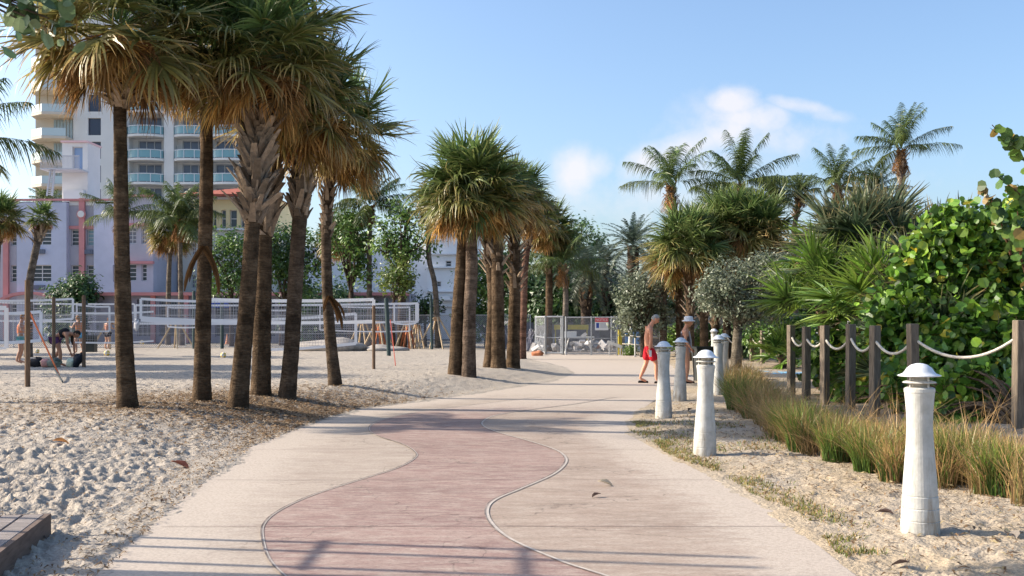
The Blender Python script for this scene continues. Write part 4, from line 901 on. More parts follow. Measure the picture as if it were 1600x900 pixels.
for i,(px,py,Y,rx,rz,lab) in enumerate([(840,440,66,50,55,'dark dense tree behind the thin reddish trunk'),(885,470,64,45,40,'dark dense tree behind the grey gate of the construction fence'),(930,465,70,40,42,'dark dense tree behind the date palms'),(985,478,66,28,26,'small dark tree behind the red warning sign'),
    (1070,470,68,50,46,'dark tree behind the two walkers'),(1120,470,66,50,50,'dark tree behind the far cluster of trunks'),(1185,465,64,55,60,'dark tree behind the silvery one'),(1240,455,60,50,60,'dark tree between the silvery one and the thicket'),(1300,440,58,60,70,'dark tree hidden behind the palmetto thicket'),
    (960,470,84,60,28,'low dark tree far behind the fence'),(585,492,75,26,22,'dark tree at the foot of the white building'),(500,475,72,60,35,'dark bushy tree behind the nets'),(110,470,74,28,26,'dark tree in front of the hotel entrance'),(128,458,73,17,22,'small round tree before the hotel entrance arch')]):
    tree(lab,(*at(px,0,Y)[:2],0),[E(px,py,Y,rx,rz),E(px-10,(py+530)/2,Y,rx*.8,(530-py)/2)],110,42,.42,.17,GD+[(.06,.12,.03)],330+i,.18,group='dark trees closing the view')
# silvery trees
SV=[(.17,.2,.13),(.23,.26,.17),(.11,.14,.08)]
tree('silver-leaved buttonwood hiding the foot of the far palm cluster',(*at(1150,0,33)[:2],0),[E(1160,440,33,62,34),E(1200,425,33,45,32),E(1125,460,33,42,28),E(1215,465,33,32,34),E(1170,480,33,50,24)],300,46,.15,.062,SV,350,.16,limbs=26,cvar=.4,jit=.7,bark=(.3,.26,.2))
tree('silver-leaved tree behind the walker in red shorts',(*at(1005,0,44)[:2],0),[E(1000,460,44,38,34),E(1020,495,44,30,25),E(985,490,44,26,30)],130,46,.2,.085,SV,351,.12,limbs=20,cvar=.4,jit=.7)
tree('low green shrub behind the walker in the hat',(*at(1085,0,46)[:2],0),[E(1060,525,46,18,16),E(1090,530,46,20,14)],50,40,.16,.09,[(.1,.2,.03),(.16,.26,.04)],352,.04)
tree('tiny clipped green shrub by the yellow post',(*at(984,0,46)[:2],0),[E(986,548,46,9,7)],26,30,.09,.06,[(.12,.2,.03)],353,.02,limbs=4)
for i,(px,py,Y,rx,rz) in enumerate([(1235,520,34,30,30),(1190,525,38,26,22),(1150,530,42,24,18),(1110,525,44,20,16)]):
    tree(['green understorey bush at the right end of the far rope','green bush behind the middle of the far rope','low bush behind the left half of the far rope','small bush right of the walker in the hat'][i],(*at(px,0,Y)[:2],0),[E(px,py,Y,rx,rz),E(px+rx*.6,py+8,Y,rx*.6,rz*.8)],60,40,.16,.09,GL,360+i,.05)

# palmetto thicket --------------------------------------------------------
def palmetto(label, ctr, h, n, Rb, cols, seed, spread=1.9, L=1.0, droop=.15, tipmix=.15, stem=True):
    rng = np.random.default_rng(seed); x,y,z = ctr; x = x+(1.15 if y<21 else .3); root = thing('palmetto',label,'palmetto',(x,y,z),0,'palmettos behind the rope fence')
    g = MB(); t = MB()
    t.tube(smooth_path([(0,0,-.2),(.1,0,h*.5),(0,.05,h)],4), .13, 9, (.2,.14,.09)); t.build('trunk',M_bark(),root,smooth=True)
    for i in range(n):
        az = i*2.39996+rng.normal(0,.2); el = rng.uniform(-.12,1.45); c = np.array(cols[rng.integers(len(cols))])*rng.uniform(.75,1.25)
        fan_leaf(g,rng,np.array([0,0,h+rng.uniform(-.25,.1)]),az,el,L*rng.uniform(.7,1.1),Rb*rng.uniform(.85,1.15),30,spread,droop+rng.uniform(0,.15),c,TAN,tipmix,.08,.9,petcol=c*1.3)
    g.build('crown',M_leaf(),root); return root
PB=[(.14,.26,.03),(.09,.18,.03),(.2,.3,.04)]; PG=[(.07,.12,.06),(.1,.15,.09),(.06,.1,.045)]
for i,(px,py,Y,h,n,Rb,cols,L,lab) in enumerate([
    (1290,480,20.5,1.7,34,.95,PB,.9,'bright green palmetto thrusting left over the rope fence'),
    (1262,470,23,1.9,26,.9,PB,.9,'bright palmetto behind the left end of the thicket'),
    (1345,470,20,1.4,34,.95,PG,.8,'blue-green palmetto low behind the fence posts'),
    (1310,420,23.5,3.0,38,1.0,PG,.9,'tall grey-green palmetto at the thicket top'),
    (1355,410,24,3.1,36,1.0,PG,.9,'tall palmetto with bleached upright tips'),
    (1400,450,20,2.1,34,1.0,PG,.9,'silver-green palmetto leaning on the sea grape'),
    (1440,430,24,2.7,34,.9,PG,.8,'spiky palmetto crown peeping over the sea grape'),
    (1290,430,25,2.9,30,.9,PB,.9,'green palmetto between the tall ones and the silvery tree'),
    (1330,520,18.6,.7,26,.8,PG,.7,'dark low palmetto right behind the posts'),
    (1275,560,20.6,.3,16,.5,PG,.4,'little palmetto at the foot of the posts'),
    (1380,500,18,1.0,24,.8,PG,.7,'shaded palmetto under the sea grape edge'),
    (1205,530,33,.4,18,.7,PB,.5,'green palmetto beside the blue mat')]):
    x = (px-800)/F*Y; palmetto(lab,(x,Y,gz(x,Y)),h,n,Rb,cols,400+i,L=L,tipmix=.12 if cols is PB else .35)

# sea grape ----------------------------------------------------------------
def sea_grape(label, ctr, ells, n, seed, size=.088, sprigs=(), ncl=None, dark=1.0):
    rng = np.random.default_rng(seed); root = thing('sea_grape',label,'sea grape',ctr,0,'sea grapes behind the rope fence'); c0 = np.array(ctr)
    per = 12; ncl = n//per; El = [(e[0]-c0[0],e[1]-c0[1],e[2]-c0[2],*e[3:]) for e in ells]
    cl,P,Nn = blob_points(rng,El,ncl,per,.15,.7); P[:,2] = np.maximum(P[:,2],.08)
    Nn = rng.normal(0,1,P.shape)*.6+np.array([-.45,-.5,.55])
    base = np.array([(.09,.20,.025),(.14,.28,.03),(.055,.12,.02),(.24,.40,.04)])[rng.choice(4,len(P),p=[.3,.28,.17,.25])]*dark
    y = rng.random(len(P)); base[y>.965] = (.5,.42,.04); base[(y>.90)&(y<=.965)] = (.24,.32,.04); base[y<.012] = (.35,.17,.05)
    g = MB(); leaves(g,rng,P,Nn,size,base*rng.uniform(.45,1.5,(len(P),1)),.9,8,cup=.25,jit=.8)
    t = MB()
    for k in rng.choice(len(cl),min(44,len(cl)),replace=False):
        q = cl[k]; f = np.array([q[0]*.35,q[1]*.35+.2,0]); t.tube(smooth_path([tuple(f),tuple(f*.6+q*.4+np.array([0,0,.3])),tuple(q)],4),list(np.linspace(.035,.009,9)),6,(.26,.19,.13))
    for (pts) in sprigs:
        pts = [np.array(p)-c0 for p in pts]; sp = np.array(smooth_path([tuple(p) for p in pts],10)); t.tube([tuple(p) for p in sp],list(np.linspace(.022,.006,len(sp))),6,(.28,.15,.09))
        m = len(sp); Q = sp[(np.linspace(.15,.99,int(len(pts)*9))*(m-1)).astype(int)]
        off = rng.normal(0,1,Q.shape); off /= np.linalg.norm(off,axis=1)[:,None]; Q2 = Q+off*size*.75
        col = np.array([(.09,.18,.03),(.16,.26,.04),(.05,.1,.02),(.3,.2,.05)])[rng.choice(4,len(Q),p=[.4,.25,.25,.1])]
        leaves(g,rng,Q2,off*.7+np.array([-.4,-.8,.2]),size*1.02,col,.92,8,.1,.3)
    t.build('branches',M_bark(),root,smooth=True); g.build('crown',M_leaf(),root); return root
def P3(px,py,Y): return at(px,py,Y)
sea_grape('big sea grape mound with round leaves and yellow ones at the right edge',(9.2,17.5,.1),
    [E(1560,440,18,90,110,50),E(1480,450,18,75,90,45),E(1430,515,18,70,70,40),E(1570,560,17,80,90,30),E(1660,430,18,110,150,60),E(1500,575,17,90,60,30),E(1500,380,18,50,48,40)],16000,500,
    sprigs=[[P3(1600,400,16.6),P3(1560,340,16.4),P3(1535,285,16.3)],[P3(1640,330,16),P3(1600,250,15.8),P3(1550,195,15.6)],[P3(1650,380,16),P3(1610,320,15.8),P3(1552,270,15.7)],[P3(1640,280,16),P3(1605,230,15.8),P3(1575,215,15.6)],[P3(1580,400,16.5),P3(1565,350,16.3),P3(1548,310,16.2)],[P3(1620,480,15.8),P3(1595,400,15.6),P3(1590,330,15.5)]])
sea_grape('low sea grape leaves creeping between the posts and the tall grass',(7.4,13.6,.05),[E(1520,605,15.4,60,40,20),E(1480,650,15,45,20,20),E(1570,640,15.2,40,36,20),E(1330,620,19,20,22,20),E(1410,600,16.4,26,34,20)],1300,501,.078)
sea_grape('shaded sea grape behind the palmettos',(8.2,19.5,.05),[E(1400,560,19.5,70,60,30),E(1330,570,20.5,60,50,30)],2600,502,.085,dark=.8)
# sea grape beside the camera whose leaves hang in at the top left corner
rng = np.random.default_rng(9); root = thing('sea_grape','sea grape beside the camera, its pale green leaf tips in the top left corner','sea grape',(-5.6,6.8,0)); t = MB(); g = MB()
t.tube(smooth_path([(0,0,-.2),(.1,.1,1.8),(.5,.3,3.4),(1.6,.6,4.15)],6),list(np.linspace(.13,.03,19)),8,(.3,.25,.2)); c0 = np.array([-5.6,6.8,0])
for (px,py) in [(10,5),(35,8),(60,12),(85,8),(25,28),(50,30),(75,28),(-10,20),(100,-5),(60,-15),(20,-20),(-40,0),(40,-40),(-20,-40),(90,-30)]:
    q = np.array(at(px,py,7.3))-c0; off = rng.normal(0,.12,(9,3)); leaves(g,rng,q+off,off*3+np.array([0,-.5,.3]),.075,np.array([(.12,.2,.08),(.2,.27,.13),(.07,.13,.05)])[rng.integers(0,3,9)],.6,8,.1)
    t.tube([(1.4,.55,4.1),tuple(q)],[.02,.006],5,(.3,.25,.2))
t.build('branches',M_bark(),root,smooth=True); g.build('crown',M_leaf(),root)

# grasses ------------------------------------------------------------------
def blades(mb, rng, ctr, n, h, r, cols, straw=.4, w=.006, lean=.5):
    a = rng.uniform(0,6.283,n); rr = r*np.sqrt(rng.random(n)); B = np.stack([ctr[:,0]+rr*np.cos(a),ctr[:,1]+rr*np.sin(a),ctr[:,2]],1)
    az = a+rng.normal(0,1.3,n); l = lean*rng.uniform(.1,1.2,n); hh = h*rng.uniform(.5,1.15,n); t = np.array([0,.35,.7,1.0])
    d = np.stack([np.cos(az),np.sin(az),np.zeros(n)],1)
    P = B[:,None]+d[:,None]*(hh*l)[:,None,None]*(t**1.8)[None,:,None]; P[...,2] += (hh[:,None]*(t-.28*l[:,None]*t**2.5))
    s = rng.normal(0,1,(n,3)); s[:,2] = 0; s /= np.linalg.norm(s,axis=1)[:,None]
    S_ = s[:,None]*(w*np.array([1,.9,.6,.1]))[None,:,None]
    c = np.array(cols)[rng.integers(0,len(cols),n)]; k = (rng.random(n)<straw)[:,None]; c = np.where(k,np.array([.42,.27,.12])*rng.uniform(.6,1.3,(n,1)),c)
    C = c[:,None]*np.array([.8,.95,1.05,1.1])[None,:,None]+np.array([.1,.05,.0])[None,None]*np.array([0,0,.5,1])[None,:,None]
    mb.strips(P,S_,C)
GC=[(.10,.19,.03),(.16,.24,.04),(.07,.13,.03)]
rng = np.random.default_rng(21); mb = MB()
front = [(1133,600),(1140,625),(1160,648),(1190,668),(1215,690),(1250,706),(1300,716),(1355,735),(1395,752),(1440,758),(1500,764),(1560,775),(1620,795)]
FP = np.array([foot(*p) for p in front])
for i in range(430):
    s = rng.random()*(len(FP)-1); k = int(s); p = FP[k]*(1-(s-k))+FP[min(k+1,len(FP)-1)]*(s-k)
    back = rng.random()**.9; d = np.array([.35,.9,0])*back*np.interp(s,[0,3,12],[4.8,3.2,2.6]); q = p+d; q[2] = gz(q[0],q[1])-.02
    hgt = rng.uniform(.26,.62)*(1.2 if s<3 else 1)*(1-.3*back)
    nb = rng.integers(40,120); blades(mb,rng,np.tile(q,(nb,1)),nb,hgt,rng.uniform(.05,.17),[GC,GC,[(.2,.13,.05),(.26,.2,.07)],[(.3,.22,.09),(.16,.17,.05)]][rng.integers(4)],rng.uniform(.2,.9),.0045+.0015*(q[1]>14),rng.uniform(.5,1.25))
for i in range(90):   # stray single stalks with dry heads
    s = rng.random()*(len(FP)-1); k = int(s); p = FP[k]*(1-(s-k))+FP[min(k+1,len(FP)-1)]*(s-k)
    q = p+np.array([.35,.9,0])*rng.random()*2.2+np.array([rng.normal(0,.1),rng.normal(0,.1),0]); q[2] = gz(q[0],q[1]); blades(mb,rng,np.tile(q,(7,1)),7,rng.uniform(.6,.95),.1,[(.36,.25,.12)],.8,.004,.8)
tag(mb.build('tall_grass',M_leaf()),'bed of tall straw and green grass along the foot of the rope fence','grass',kind='stuff')
for i,(px,py,h,lab) in enumerate([(1252,705,.62,'greenest upright clump at the middle of the grass bed'),(1305,720,.5,'short green clump just right of the greenest one'),(1230,690,.55,'green clump left of the greenest one'),(1358,738,.52,'green clump with leaning blades left of the big bollard'),(1398,752,.45,'reddish-tinged clump beside the big bollard'),(1488,752,.6,'bushy clump right behind the big bollard'),(1560,772,.55,'clump nearest the lower right corner'),(1150,640,.75,'tall green clump behind the middle bollard')]):
    b = foot(px,py); mb = MB(); rg = np.random.default_rng(600+i); blades(mb,rg,np.zeros((420,3)),420,h,.15,[(.1,.19,.03),(.14,.23,.04),(.07,.13,.03)],.15 if i!=4 else .6,.005,.6)
    tag(mb.build('grass_clump',M_leaf(),loc=b),lab,'grass clump',group='green clumps in the grass bed')
# thin fringe of short grass and creeping weeds along the walkway's right edge
mb = MB(); n = 5200; y = rng.uniform(6.8,16,n); xr = np.interp(y,XR[:,0],XR[:,1]); x = xr+np.abs(rng.normal(0,.16,n))+.02+.12*vnoise(y*1.3,y*0,4)
k = (vnoise(x*2.2,y*1.8,71)+vnoise(x*6,y*5,72)*.5)>.62; x,y = x[k],y[k]; C3 = np.stack([x,y,ground(x,y)+.005],1)
blades(mb,rng,C3,len(C3),.05,.02,[(.2,.24,.05),(.13,.17,.04),(.3,.27,.1)],.3,.005,1.2)
x = rng.uniform(1.7,3.4,2600); y = rng.uniform(11.5,15.8,2600); k = (x>np.interp(y,XR[:,0],XR[:,1])+.05)&((vnoise(x*1.8,y*1.2,73))>.45); x,y=x[k],y[k]
blades(mb,rng,np.stack([x,y,ground(x,y)+.005],1),len(x),.045,.02,[(.2,.24,.05),(.13,.17,.04)],.35,.006,1.3)
tag(mb.build('grass_fringe',M_leaf()),'thin yellow-green weeds fringing the right edge of the walkway','grass',kind='stuff')
# dry litter: slivers of fallen leaf
mb = MB()
def litter(x,y,size,cols):
    n = len(x); a = rng.uniform(0,6.28,n); L = size*rng.uniform(.5,1.6,n); d = np.stack([np.cos(a),np.sin(a),rng.normal(0,.12,n)],1); p = np.stack([x,y,ground(x,y)+rng.uniform(.012,.03,n)],1)
    t = np.array([-1,0,1.]); P = p[:,None]+d[:,None]*(L[:,None]*t)[...,None]; P[:,1,2] += .012; s = np.stack([-np.sin(a),np.cos(a),rng.normal(0,.3,n)],1)
    S_ = s[:,None]*(L[:,None]*np.array([.12,.22,.06]))[...,None]; c = np.array(cols)[rng.integers(0,len(cols),n)]*rng.uniform(.6,1.3,(n,1)); mb.strips(P,S_,np.tile(c[:,None],(1,3,1)))
LC=[(.27,.17,.09),(.36,.26,.16),(.15,.095,.055)]
n=11000; y=rng.normal(17.0,2.0,n); x=np.interp(y,XL[:,0],XL[:,1])-np.abs(rng.normal(0,2.2,n))-.05; litter(x,y,.035,LC)
n=1500; y=rng.uniform(5.5,16,n); x=np.interp(y,XL[:,0],XL[:,1])-np.abs(rng.normal(0,.3,n))+.05; litter(x,y,.022,LC)
n=5200; y=rng.uniform(6,19,n); x=np.interp(y,XR[:,0],XR[:,1])+rng.random(n)**.8*3.6+.1; litter(x,y,.028,LC+[(.45,.36,.2)])
n=2600; u_=rng.uniform(-.6,-.12,n); y=5*np.exp(rng.random(n)*1.9); x=u_*y; k=x<np.interp(y,XL[:,0],XL[:,1])-.1; litter(x[k],y[k],.02,LC+[(.1,.08,.07)])
tag(mb.build('leaf_litter',M_dead()),'dry slivers of fallen leaf scattered on the sand beside the walkway','litter',kind='stuff')
for i,(px,py,s,lab) in enumerate([(95,694,.09,'orange brown fallen leaf lying alone on the left sand'),(281,731,.11,'dark red-brown fallen leaf on the sand between deck and palms'),(256,787,.05,'small dark fallen leaf on the sand at the walkway edge'),(946,760,.08,'curled pale fallen leaf on the tan border of the walkway'),(932,778,.05,'dark crumpled leaf on the tan border of the walkway'),(1382,806,.07,'dark fallen leaf left of the big bollard'),(1580,842,.09,'grey dried leaf at the lower right corner'),(1407,887,.06,'dark crumb of leaf on the sand at the bottom right'),(1078,642,.06,'black seed pod lying between the two middle bollards')]):
    b = foot(px,py); mb = MB(); V=[]; 
    prof=[(-1,.05),(-.6,.4),(0,.55),(.6,.35),(1,.03)]
    for t_,w_ in prof: V += [(t_*s,-w_*s,.25*s*(1-t_*t_)+.5*s*w_),(t_*s,0,.12*s),(t_*s,w_*s,.25*s*(1-t_*t_)+.5*s*w_)]
    fc=[[a*3+j,a*3+j+1,a*3+4+j,a*3+3+j] for a in range(4) for j in range(2)]; col={0:(.45,.2,.07),1:(.2,.07,.05),3:(.5,.42,.3),6:(.3,.26,.22)}.get(i,(.09,.06,.05))
    tag(mb.add(V,fc,col).build('fallen_leaf',M_dead(),loc=(b[0],b[1],b[2]+.02),rot=(rng.normal(0,.3),rng.normal(0,.3),rng.uniform(0,3))),lab,'fallen leaf',group='larger fallen leaves')
# ---------------------------------------------------------------- bollard lights
def make_bollard(label):
    root = thing('bollard_light',label,'bollard',(0,0,0),0,'white bollard lights along the walkway')
    body = [(.135,-.12),(.137,0),(.136,.095),(.131,.1),(.134,.108),(.132,.185),(.126,.19),(.129,.198),(.126,.275),(.120,.28),(.123,.288),(.116,.40),(.104,.55),(.094,.70),(.091,.78),(.093,.88),(.099,.97),(.105,1.03),(.108,1.035),(.108,1.06),(.098,1.066),(.09,1.07)]
    pm = mat('bollard_paint',(.56,.555,.52),rough=.65,noise=(7,.22),col2=(.42,.41,.37),detail=8,bump=.15,bump_scale=30)
    if 'stain' not in pm:
        pm['stain'] = 1; N,L = pm.node_tree.nodes,pm.node_tree.links; p = N['Principled BSDF']; t = N.new('ShaderNodeTexCoord'); mp = N.new('ShaderNodeMapping'); mp.inputs['Scale'].default_value = (14,14,2.2); L.new(t.outputs['Object'],mp.inputs[0])
        n = N.new('ShaderNodeTexNoise'); n.inputs['Scale'].default_value = 1.6; n.inputs['Detail'].default_value = 7; n.inputs['Roughness'].default_value = .7; L.new(mp.outputs[0],n.inputs[0])
        sp = N.new('ShaderNodeSeparateXYZ'); L.new(t.outputs['Object'],sp.inputs[0]); g = N.new('ShaderNodeMapRange'); g.inputs[1].default_value = .35; g.inputs[2].default_value = 0; g.inputs[3].default_value = 0; g.inputs[4].default_value = .16; L.new(sp.outputs[2],g.inputs[0])
        ad = N.new('ShaderNodeMath'); L.new(n.outputs[0],ad.inputs[0]); L.new(g.outputs[0],ad.inputs[1]); r = N.new('ShaderNodeMapRange'); r.inputs[1].default_value = .56; r.inputs[2].default_value = .74; r.inputs[4].default_value = .75; L.new(ad.outputs[0],r.inputs[0])
        mx = N.new('ShaderNodeMix'); mx.data_type='RGBA'; L.new(r.outputs[0],mx.inputs[0]); L.new(p.inputs['Base Color'].links[0].from_socket,mx.inputs[6]); mx.inputs[7].default_value = (.27,.22,.16,1); L.new(mx.outputs[2],p.inputs['Base Color'])
    mb = MB(); mb.lathe(body,36); mb.build('body',pm,root)
    mb = MB(); mb.lathe([(.062,1.06),(.062,1.20)],16); mb.build('lamp_core',mat('lamp_core',(.45,.42,.36),rough=.4),root,smooth=True)
    mb = MB(); mb.lathe([(.03,1.100),(.112,1.100),(.119,1.104),(.11,1.112),(.075,1.122),(.03,1.122)],28)
    for k in range(4): a = k*math.pi/2+.4; mb.tube([(.085*math.cos(a),.085*math.sin(a),1.05),(.085*math.cos(a),.085*math.sin(a),1.15)],.008,6)
    mb.build('louver',pm,root)
    mb = MB(); mb.lathe([(.03,1.150),(.145,1.150),(.152,1.154),(.149,1.159),(.118,1.170),(.103,1.186),(.088,1.21),(.058,1.234),(.025,1.244),(.001,1.246)],28)
    mb.build('cap',mat('cap_paint',(.70,.72,.74),rough=.35,spec=.5,noise=(9,.1)),root,smooth=True)
    return root
BL = [((1438,833),0,'nearest and largest white bollard light, at the lower right'),((1101,712),1.3,'second nearest white bollard light, in front of the trash bin'),((1037,653),.6,'third white bollard light, with its cap level with the red shorts'),((1062,626),2.0,'fourth white bollard light, covering the legs of the walker in the hat'),
    ((1131,604),.3,'fifth bollard light, white one at the left end of the tall grass'),((1122,616),.9,'cream-lit bollard light just left of the fifth one')]
b0 = make_bollard(BL[0][2])
for i,(p,r,l) in enumerate(BL):
    f = foot(*p); o = b0 if i==0 else copy_tree(b0,(0,0,0),0,l); o.location = f; o.rotation_euler = ([.0,.012,-.01,.015,-.012,.01][i],[-.006,.012,.01,-.012,.014,0][i],r); o.scale = (1,1,.995 if i else 1.0)
for (x,y),l in (((7.1,36),'far small bollard light behind the trash bin'),((5.55,48),'farthest bollard light standing next to the yellow post'),((7.6,46),'far bollard light half hidden behind the walker in the hat')):
    copy_tree(b0,(x,y,gz(x,y)),.5,l)

# ---------------------------------------------------------------- rope fences
wood = mat('weathered_wood',(.23,.185,.14),rough=.9,spec=.1,noise=(6,.5),stretch=(6,6,.6),bump=.5,bump_scale=8,detail=8)
rope_m = mat('rope',(.66,.60,.50),rough=.9,noise=(40,.25),bump=.5,bump_scale=60)
def rope_fence(label, posts, h, w, sag, r, name='rope_fence'):
    x0,y0 = posts[0][:2]; root = thing(name,label,'rope fence',(x0,y0,0),0,'rope fences')
    tops = []; rg = np.random.default_rng(int(x0*10))
    for i,p in enumerate(posts):
        z = gz(p[0],p[1]); hh = h+rg.normal(0,.02); mb = MB(); M = Matrix.Translation((p[0]-x0,p[1]-y0,z)) @ Matrix.Rotation(rg.normal(.25,.12),4,'Z') @ Matrix.Rotation(rg.normal(0,.012),4,'Y')
        mb.box((-w/2,-w/2,-.3),(w/2,w/2,hh),M=M); o = mb.build('post',wood,root); bevel(o,.008,1); tops.append(Vector((p[0]-x0,p[1]-y0,z+hh-.22)))
    for i in range(len(tops)-1):
        a,b = tops[i],tops[i+1]; L = (b-a).length; s = sag*L*rg.uniform(.85,1.15); n = 14
        pts = [tuple(a.lerp(b,k/n)-Vector((0,0,4*s*(k/n)*(1-k/n)))) for k in range(n+1)]; mb = MB(); mb.tube(pts,r,8); mb.build('rope',rope_m,root,smooth=True)
    return root
rope_fence('near rope fence: square brown posts and sagging white rope before the sea grape',[(8.3,13.3),(6.77,13.7),(5.85,14.9),(5.70,16.1),(5.78,17.5),(5.68,18.6),(5.66,19.7),(5.70,20.9),(6.9,21.6),(8.1,22.3)],1.44,.13,.17,.022)
rope_fence('far rope fence running left from the beach gap behind the silver-leaved tree',[(10.6,34.2),(9.35,35.6),(9.0,36.8),(8.9,38),(8.8,39.5),(8.6,41),(8.4,42.5),(8.0,44),(7.5,45.5),(6.9,46.6)],1.15,.13,.17,.025)
mb = MB(); mb.tube([(5.0,47.5,.95),(5.8,47.4,.82),(6.7,46.9,.78)],.025,6); mb.tube([(5.0,47.5,.5),(6.8,46.8,.42)],.02,6); tag(mb.build('rope',rope_m,smooth=True),'low white rope strung from the yellow post past the far bollard','rope')
# blue beach mat in the gap
mb = MB(); 
for k in range(16): mb.box((7.15+k*.3,29.4+.05*math.sin(k),.02),(7.44+k*.3,31.3+.05*math.sin(k),.045+.004*(k%2)))
bm = mb.build('beach_mat',mat('blue_mat',(.10,.34,.55),rough=.7,noise=(1.5,.3),col2=(.3,.5,.6))); tag(bm,'blue roll-out mat laid on the sand beyond the fence posts','beach mat')

# trash bin
tr = thing('trash_bin','black square trash bin beside the walker in the hat','trash bin',(5.06,26.9,0),.1); bk = mat('black_plastic',(.012,.018,.017),rough=.35,spec=.5)
mb = MB(); V=[]; 
for z,w in ((0,.23),(.1,.235),(.8,.285),(.87,.29)):
    V += [(-w,-w,z),(w,-w,z),(w,w,z),(-w,w,z)]
mb.add(V,[[k*4+j,k*4+(j+1)%4,(k+1)*4+(j+1)%4,(k+1)*4+j] for k in range(3) for j in range(4)]+[[3,2,1,0]]); bevel(mb.build('bin_body',bk,tr),.02)
mb = MB(); mb.box((-.305,-.305,.86),(.305,-.27,.9)); mb.box((-.305,.27,.86),(.305,.305,.9)); mb.box((-.305,-.269,.861),(-.27,.269,.9)); mb.box((.27,-.269,.861),(.305,.269,.9)); mb.build('rim',bk,tr)
# wheelchair-like hoop sign pole left of the walkers
mb = MB(); mb.tube([(0,0,-.1),(0,0,3.35)],.035,8); mb.box((-.05,-.05,0),(.05,.05,.06)); o = mb.build('pole',mat('pole_grey',(.5,.5,.48),rough=.5),loc=(5.35,44.5,0)); tag(o,'slim pale pole left of the walker in red shorts','pole')

# ---------------------------------------------------------------- deck and added shadow-casting frame
dk = thing('boardwalk_deck','low weathered plank deck corner at the lower left','deck',(-3.42,7.5,gz(-3.6,7.5)),.0)
# front edge runs from photo (70,800) to (0,850)
mb = MB(); c0 = Vector((-3.55,7.75)); grey = mat('deck_wood',(.30,.26,.24),rough=.85,noise=(5,.45),stretch=(1,9,1),detail=8,bump=.4,bump_scale=10); dark = mat('deck_fascia',(.17,.12,.095),rough=.9,noise=(6,.4),stretch=(1,1,6))
ang = math.atan2(-.62,-.78)   # along the open edge, towards the camera and left
M0 = Matrix.Rotation(math.atan2(.98,-.2),4,'Z')
for k in range(16):
    mb = MB(); mb.box((-2.6,.012+k*.150,.115),(0.02 if k else .02,.150+k*.150-.002,.15),M=M0); bevel(mb.build('plank',grey,dk),.004,1)
mb = MB(); mb.box((-2.6,-.03,-.05),(.02,.008,.148),M=M0); mb.box((.022,-.03,-.05),(.055,2.4,.146),M=M0); mb.build('fascia',dark,dk)
mb = MB()
ch = thing('shadow_frame','unseen wooden pole frame added beyond the lower left edge to cast shadows','shadow caster',(-5.6,7.95,.05),0)  # unseen, added so its poles and rungs throw thin shadows across the walkway
wd = mat('caster_wood',(.4,.33,.26),rough=.85,noise=(6,.3))
for (x,y) in ((0,0),(0,-.28),(0,-.72)):
    mb = MB(); mb.box((x-.025,y-.025,-.2),(x+.025,y+.025,4.0)); mb.build('shadow_pole',wd,ch)
for z in (1.5,2.3,3.1):
    mb = MB(); mb.box((.03,-.8,z),(.05,.08,z+.045)); mb.build('rung',wd,ch)
mb = MB(); mb.box((-.3,-1.3,4.0),(.3,-.5,4.06)); mb.box((-.3,-1.3,4.06),(-.25,-.5,4.6)); mb.build('shade_board',wd,ch)  # unseen board added to throw the dark blob of a palm crown's shadow

# ---------------------------------------------------------------- volleyball courts
tape = mat('net_tape',(.74,.74,.76),rough=.7); netm = wire_mat('net_grid',(.30,.30,.33),10.0,.09)
def net(label, A, B, h, tw=.09, sides=(True,True), btw=None):
    A,B = Vector(A),Vector(B); L = (B-A).to_2d().length; rz = math.atan2(B.y-A.y,B.x-A.x); root = thing('volleyball_net',label,'volleyball net',(A.x,A.y,0),rz,'beach volleyball nets')
    za,zb = A.z,B.z; n=10; btw = btw or tw
    def curve(f,sg): return za*(1-f)+zb*f-sg*4*f*(1-f)
    for nm,dz,t,sg in (('top_tape',0,tw,.04),('bottom_tape',-h,btw,.05)):
        mb = MB()
        for k in range(n):
            f0,f1 = k/n,(k+1)/n; mb.bar((L*f0,0,curve(f0,sg)+dz),(L*f1,0,curve(f1,sg)+dz),.012,t)
        mb.build(nm,tape,root)
    for s,x in zip(sides,(0,L)):
        if s: mb = MB(); z = za if x==0 else zb; mb.box((x-tw/2,-.009,z-h),(x+tw/2,.009,z)); mb.build('side_tape',tape,root)
    mb = MB()
    for k in range(n):
        f0,f1 = k/n,(k+1)/n; mb.add([(L*f0,0,curve(f0,.05)-h),(L*f1,0,curve(f1,.05)-h),(L*f1,0,curve(f1,.04)),(L*f0,0,curve(f0,.04))],[[0,1,2,3]])
    mb.build('netting',netm,root); return root
def npt(px,py,Y): return at(px,py,Y)
net('big white-banded net between the first two palm trunks',npt(220,467,40),npt(376,471,40),.78,.10,btw=.22)
net('net whose upper tape ends at the brown post left of the slim dark one',npt(330,468,30),npt(584,468,29),.62,.09,sides=(False,True))
net('long far net with its right end before the white building',npt(212,477,45),npt(653,474,45),.80,.09)
net('net with a wide leaning end tape behind the slim bowed palm',npt(395,500,36),npt(556,490,36),1.05,.10,sides=(False,True))
net('closest net cut by the left frame edge with a thick end tape',npt(-120,476,21.6),npt(10,481,21.6),.85,.09,btw=.05)
net('net at the left whose end tape hangs right of the nearest brown post',npt(-60,489,30),npt(64,487,30),.84,.09)
net('upper net at the left ending between the two brown posts',npt(-40,469,34),npt(114,467,34),.66,.07)
net('net running behind the nearest palm trunk',npt(110,489,42),npt(240,487,42),1.2,.08,sides=(False,False),btw=.06)
net('far low net at the left behind the ball players',npt(-30,472,52),npt(210,475,52),.9,.07,sides=(True,True))
net('small far net seen between the two nearest trunks',npt(262,480,50),npt(318,480,50),.95,.07)
net('far net left of the nearest trunk with a leaning end tape',npt(120,476,46),npt(171,479,46),1.1,.08)
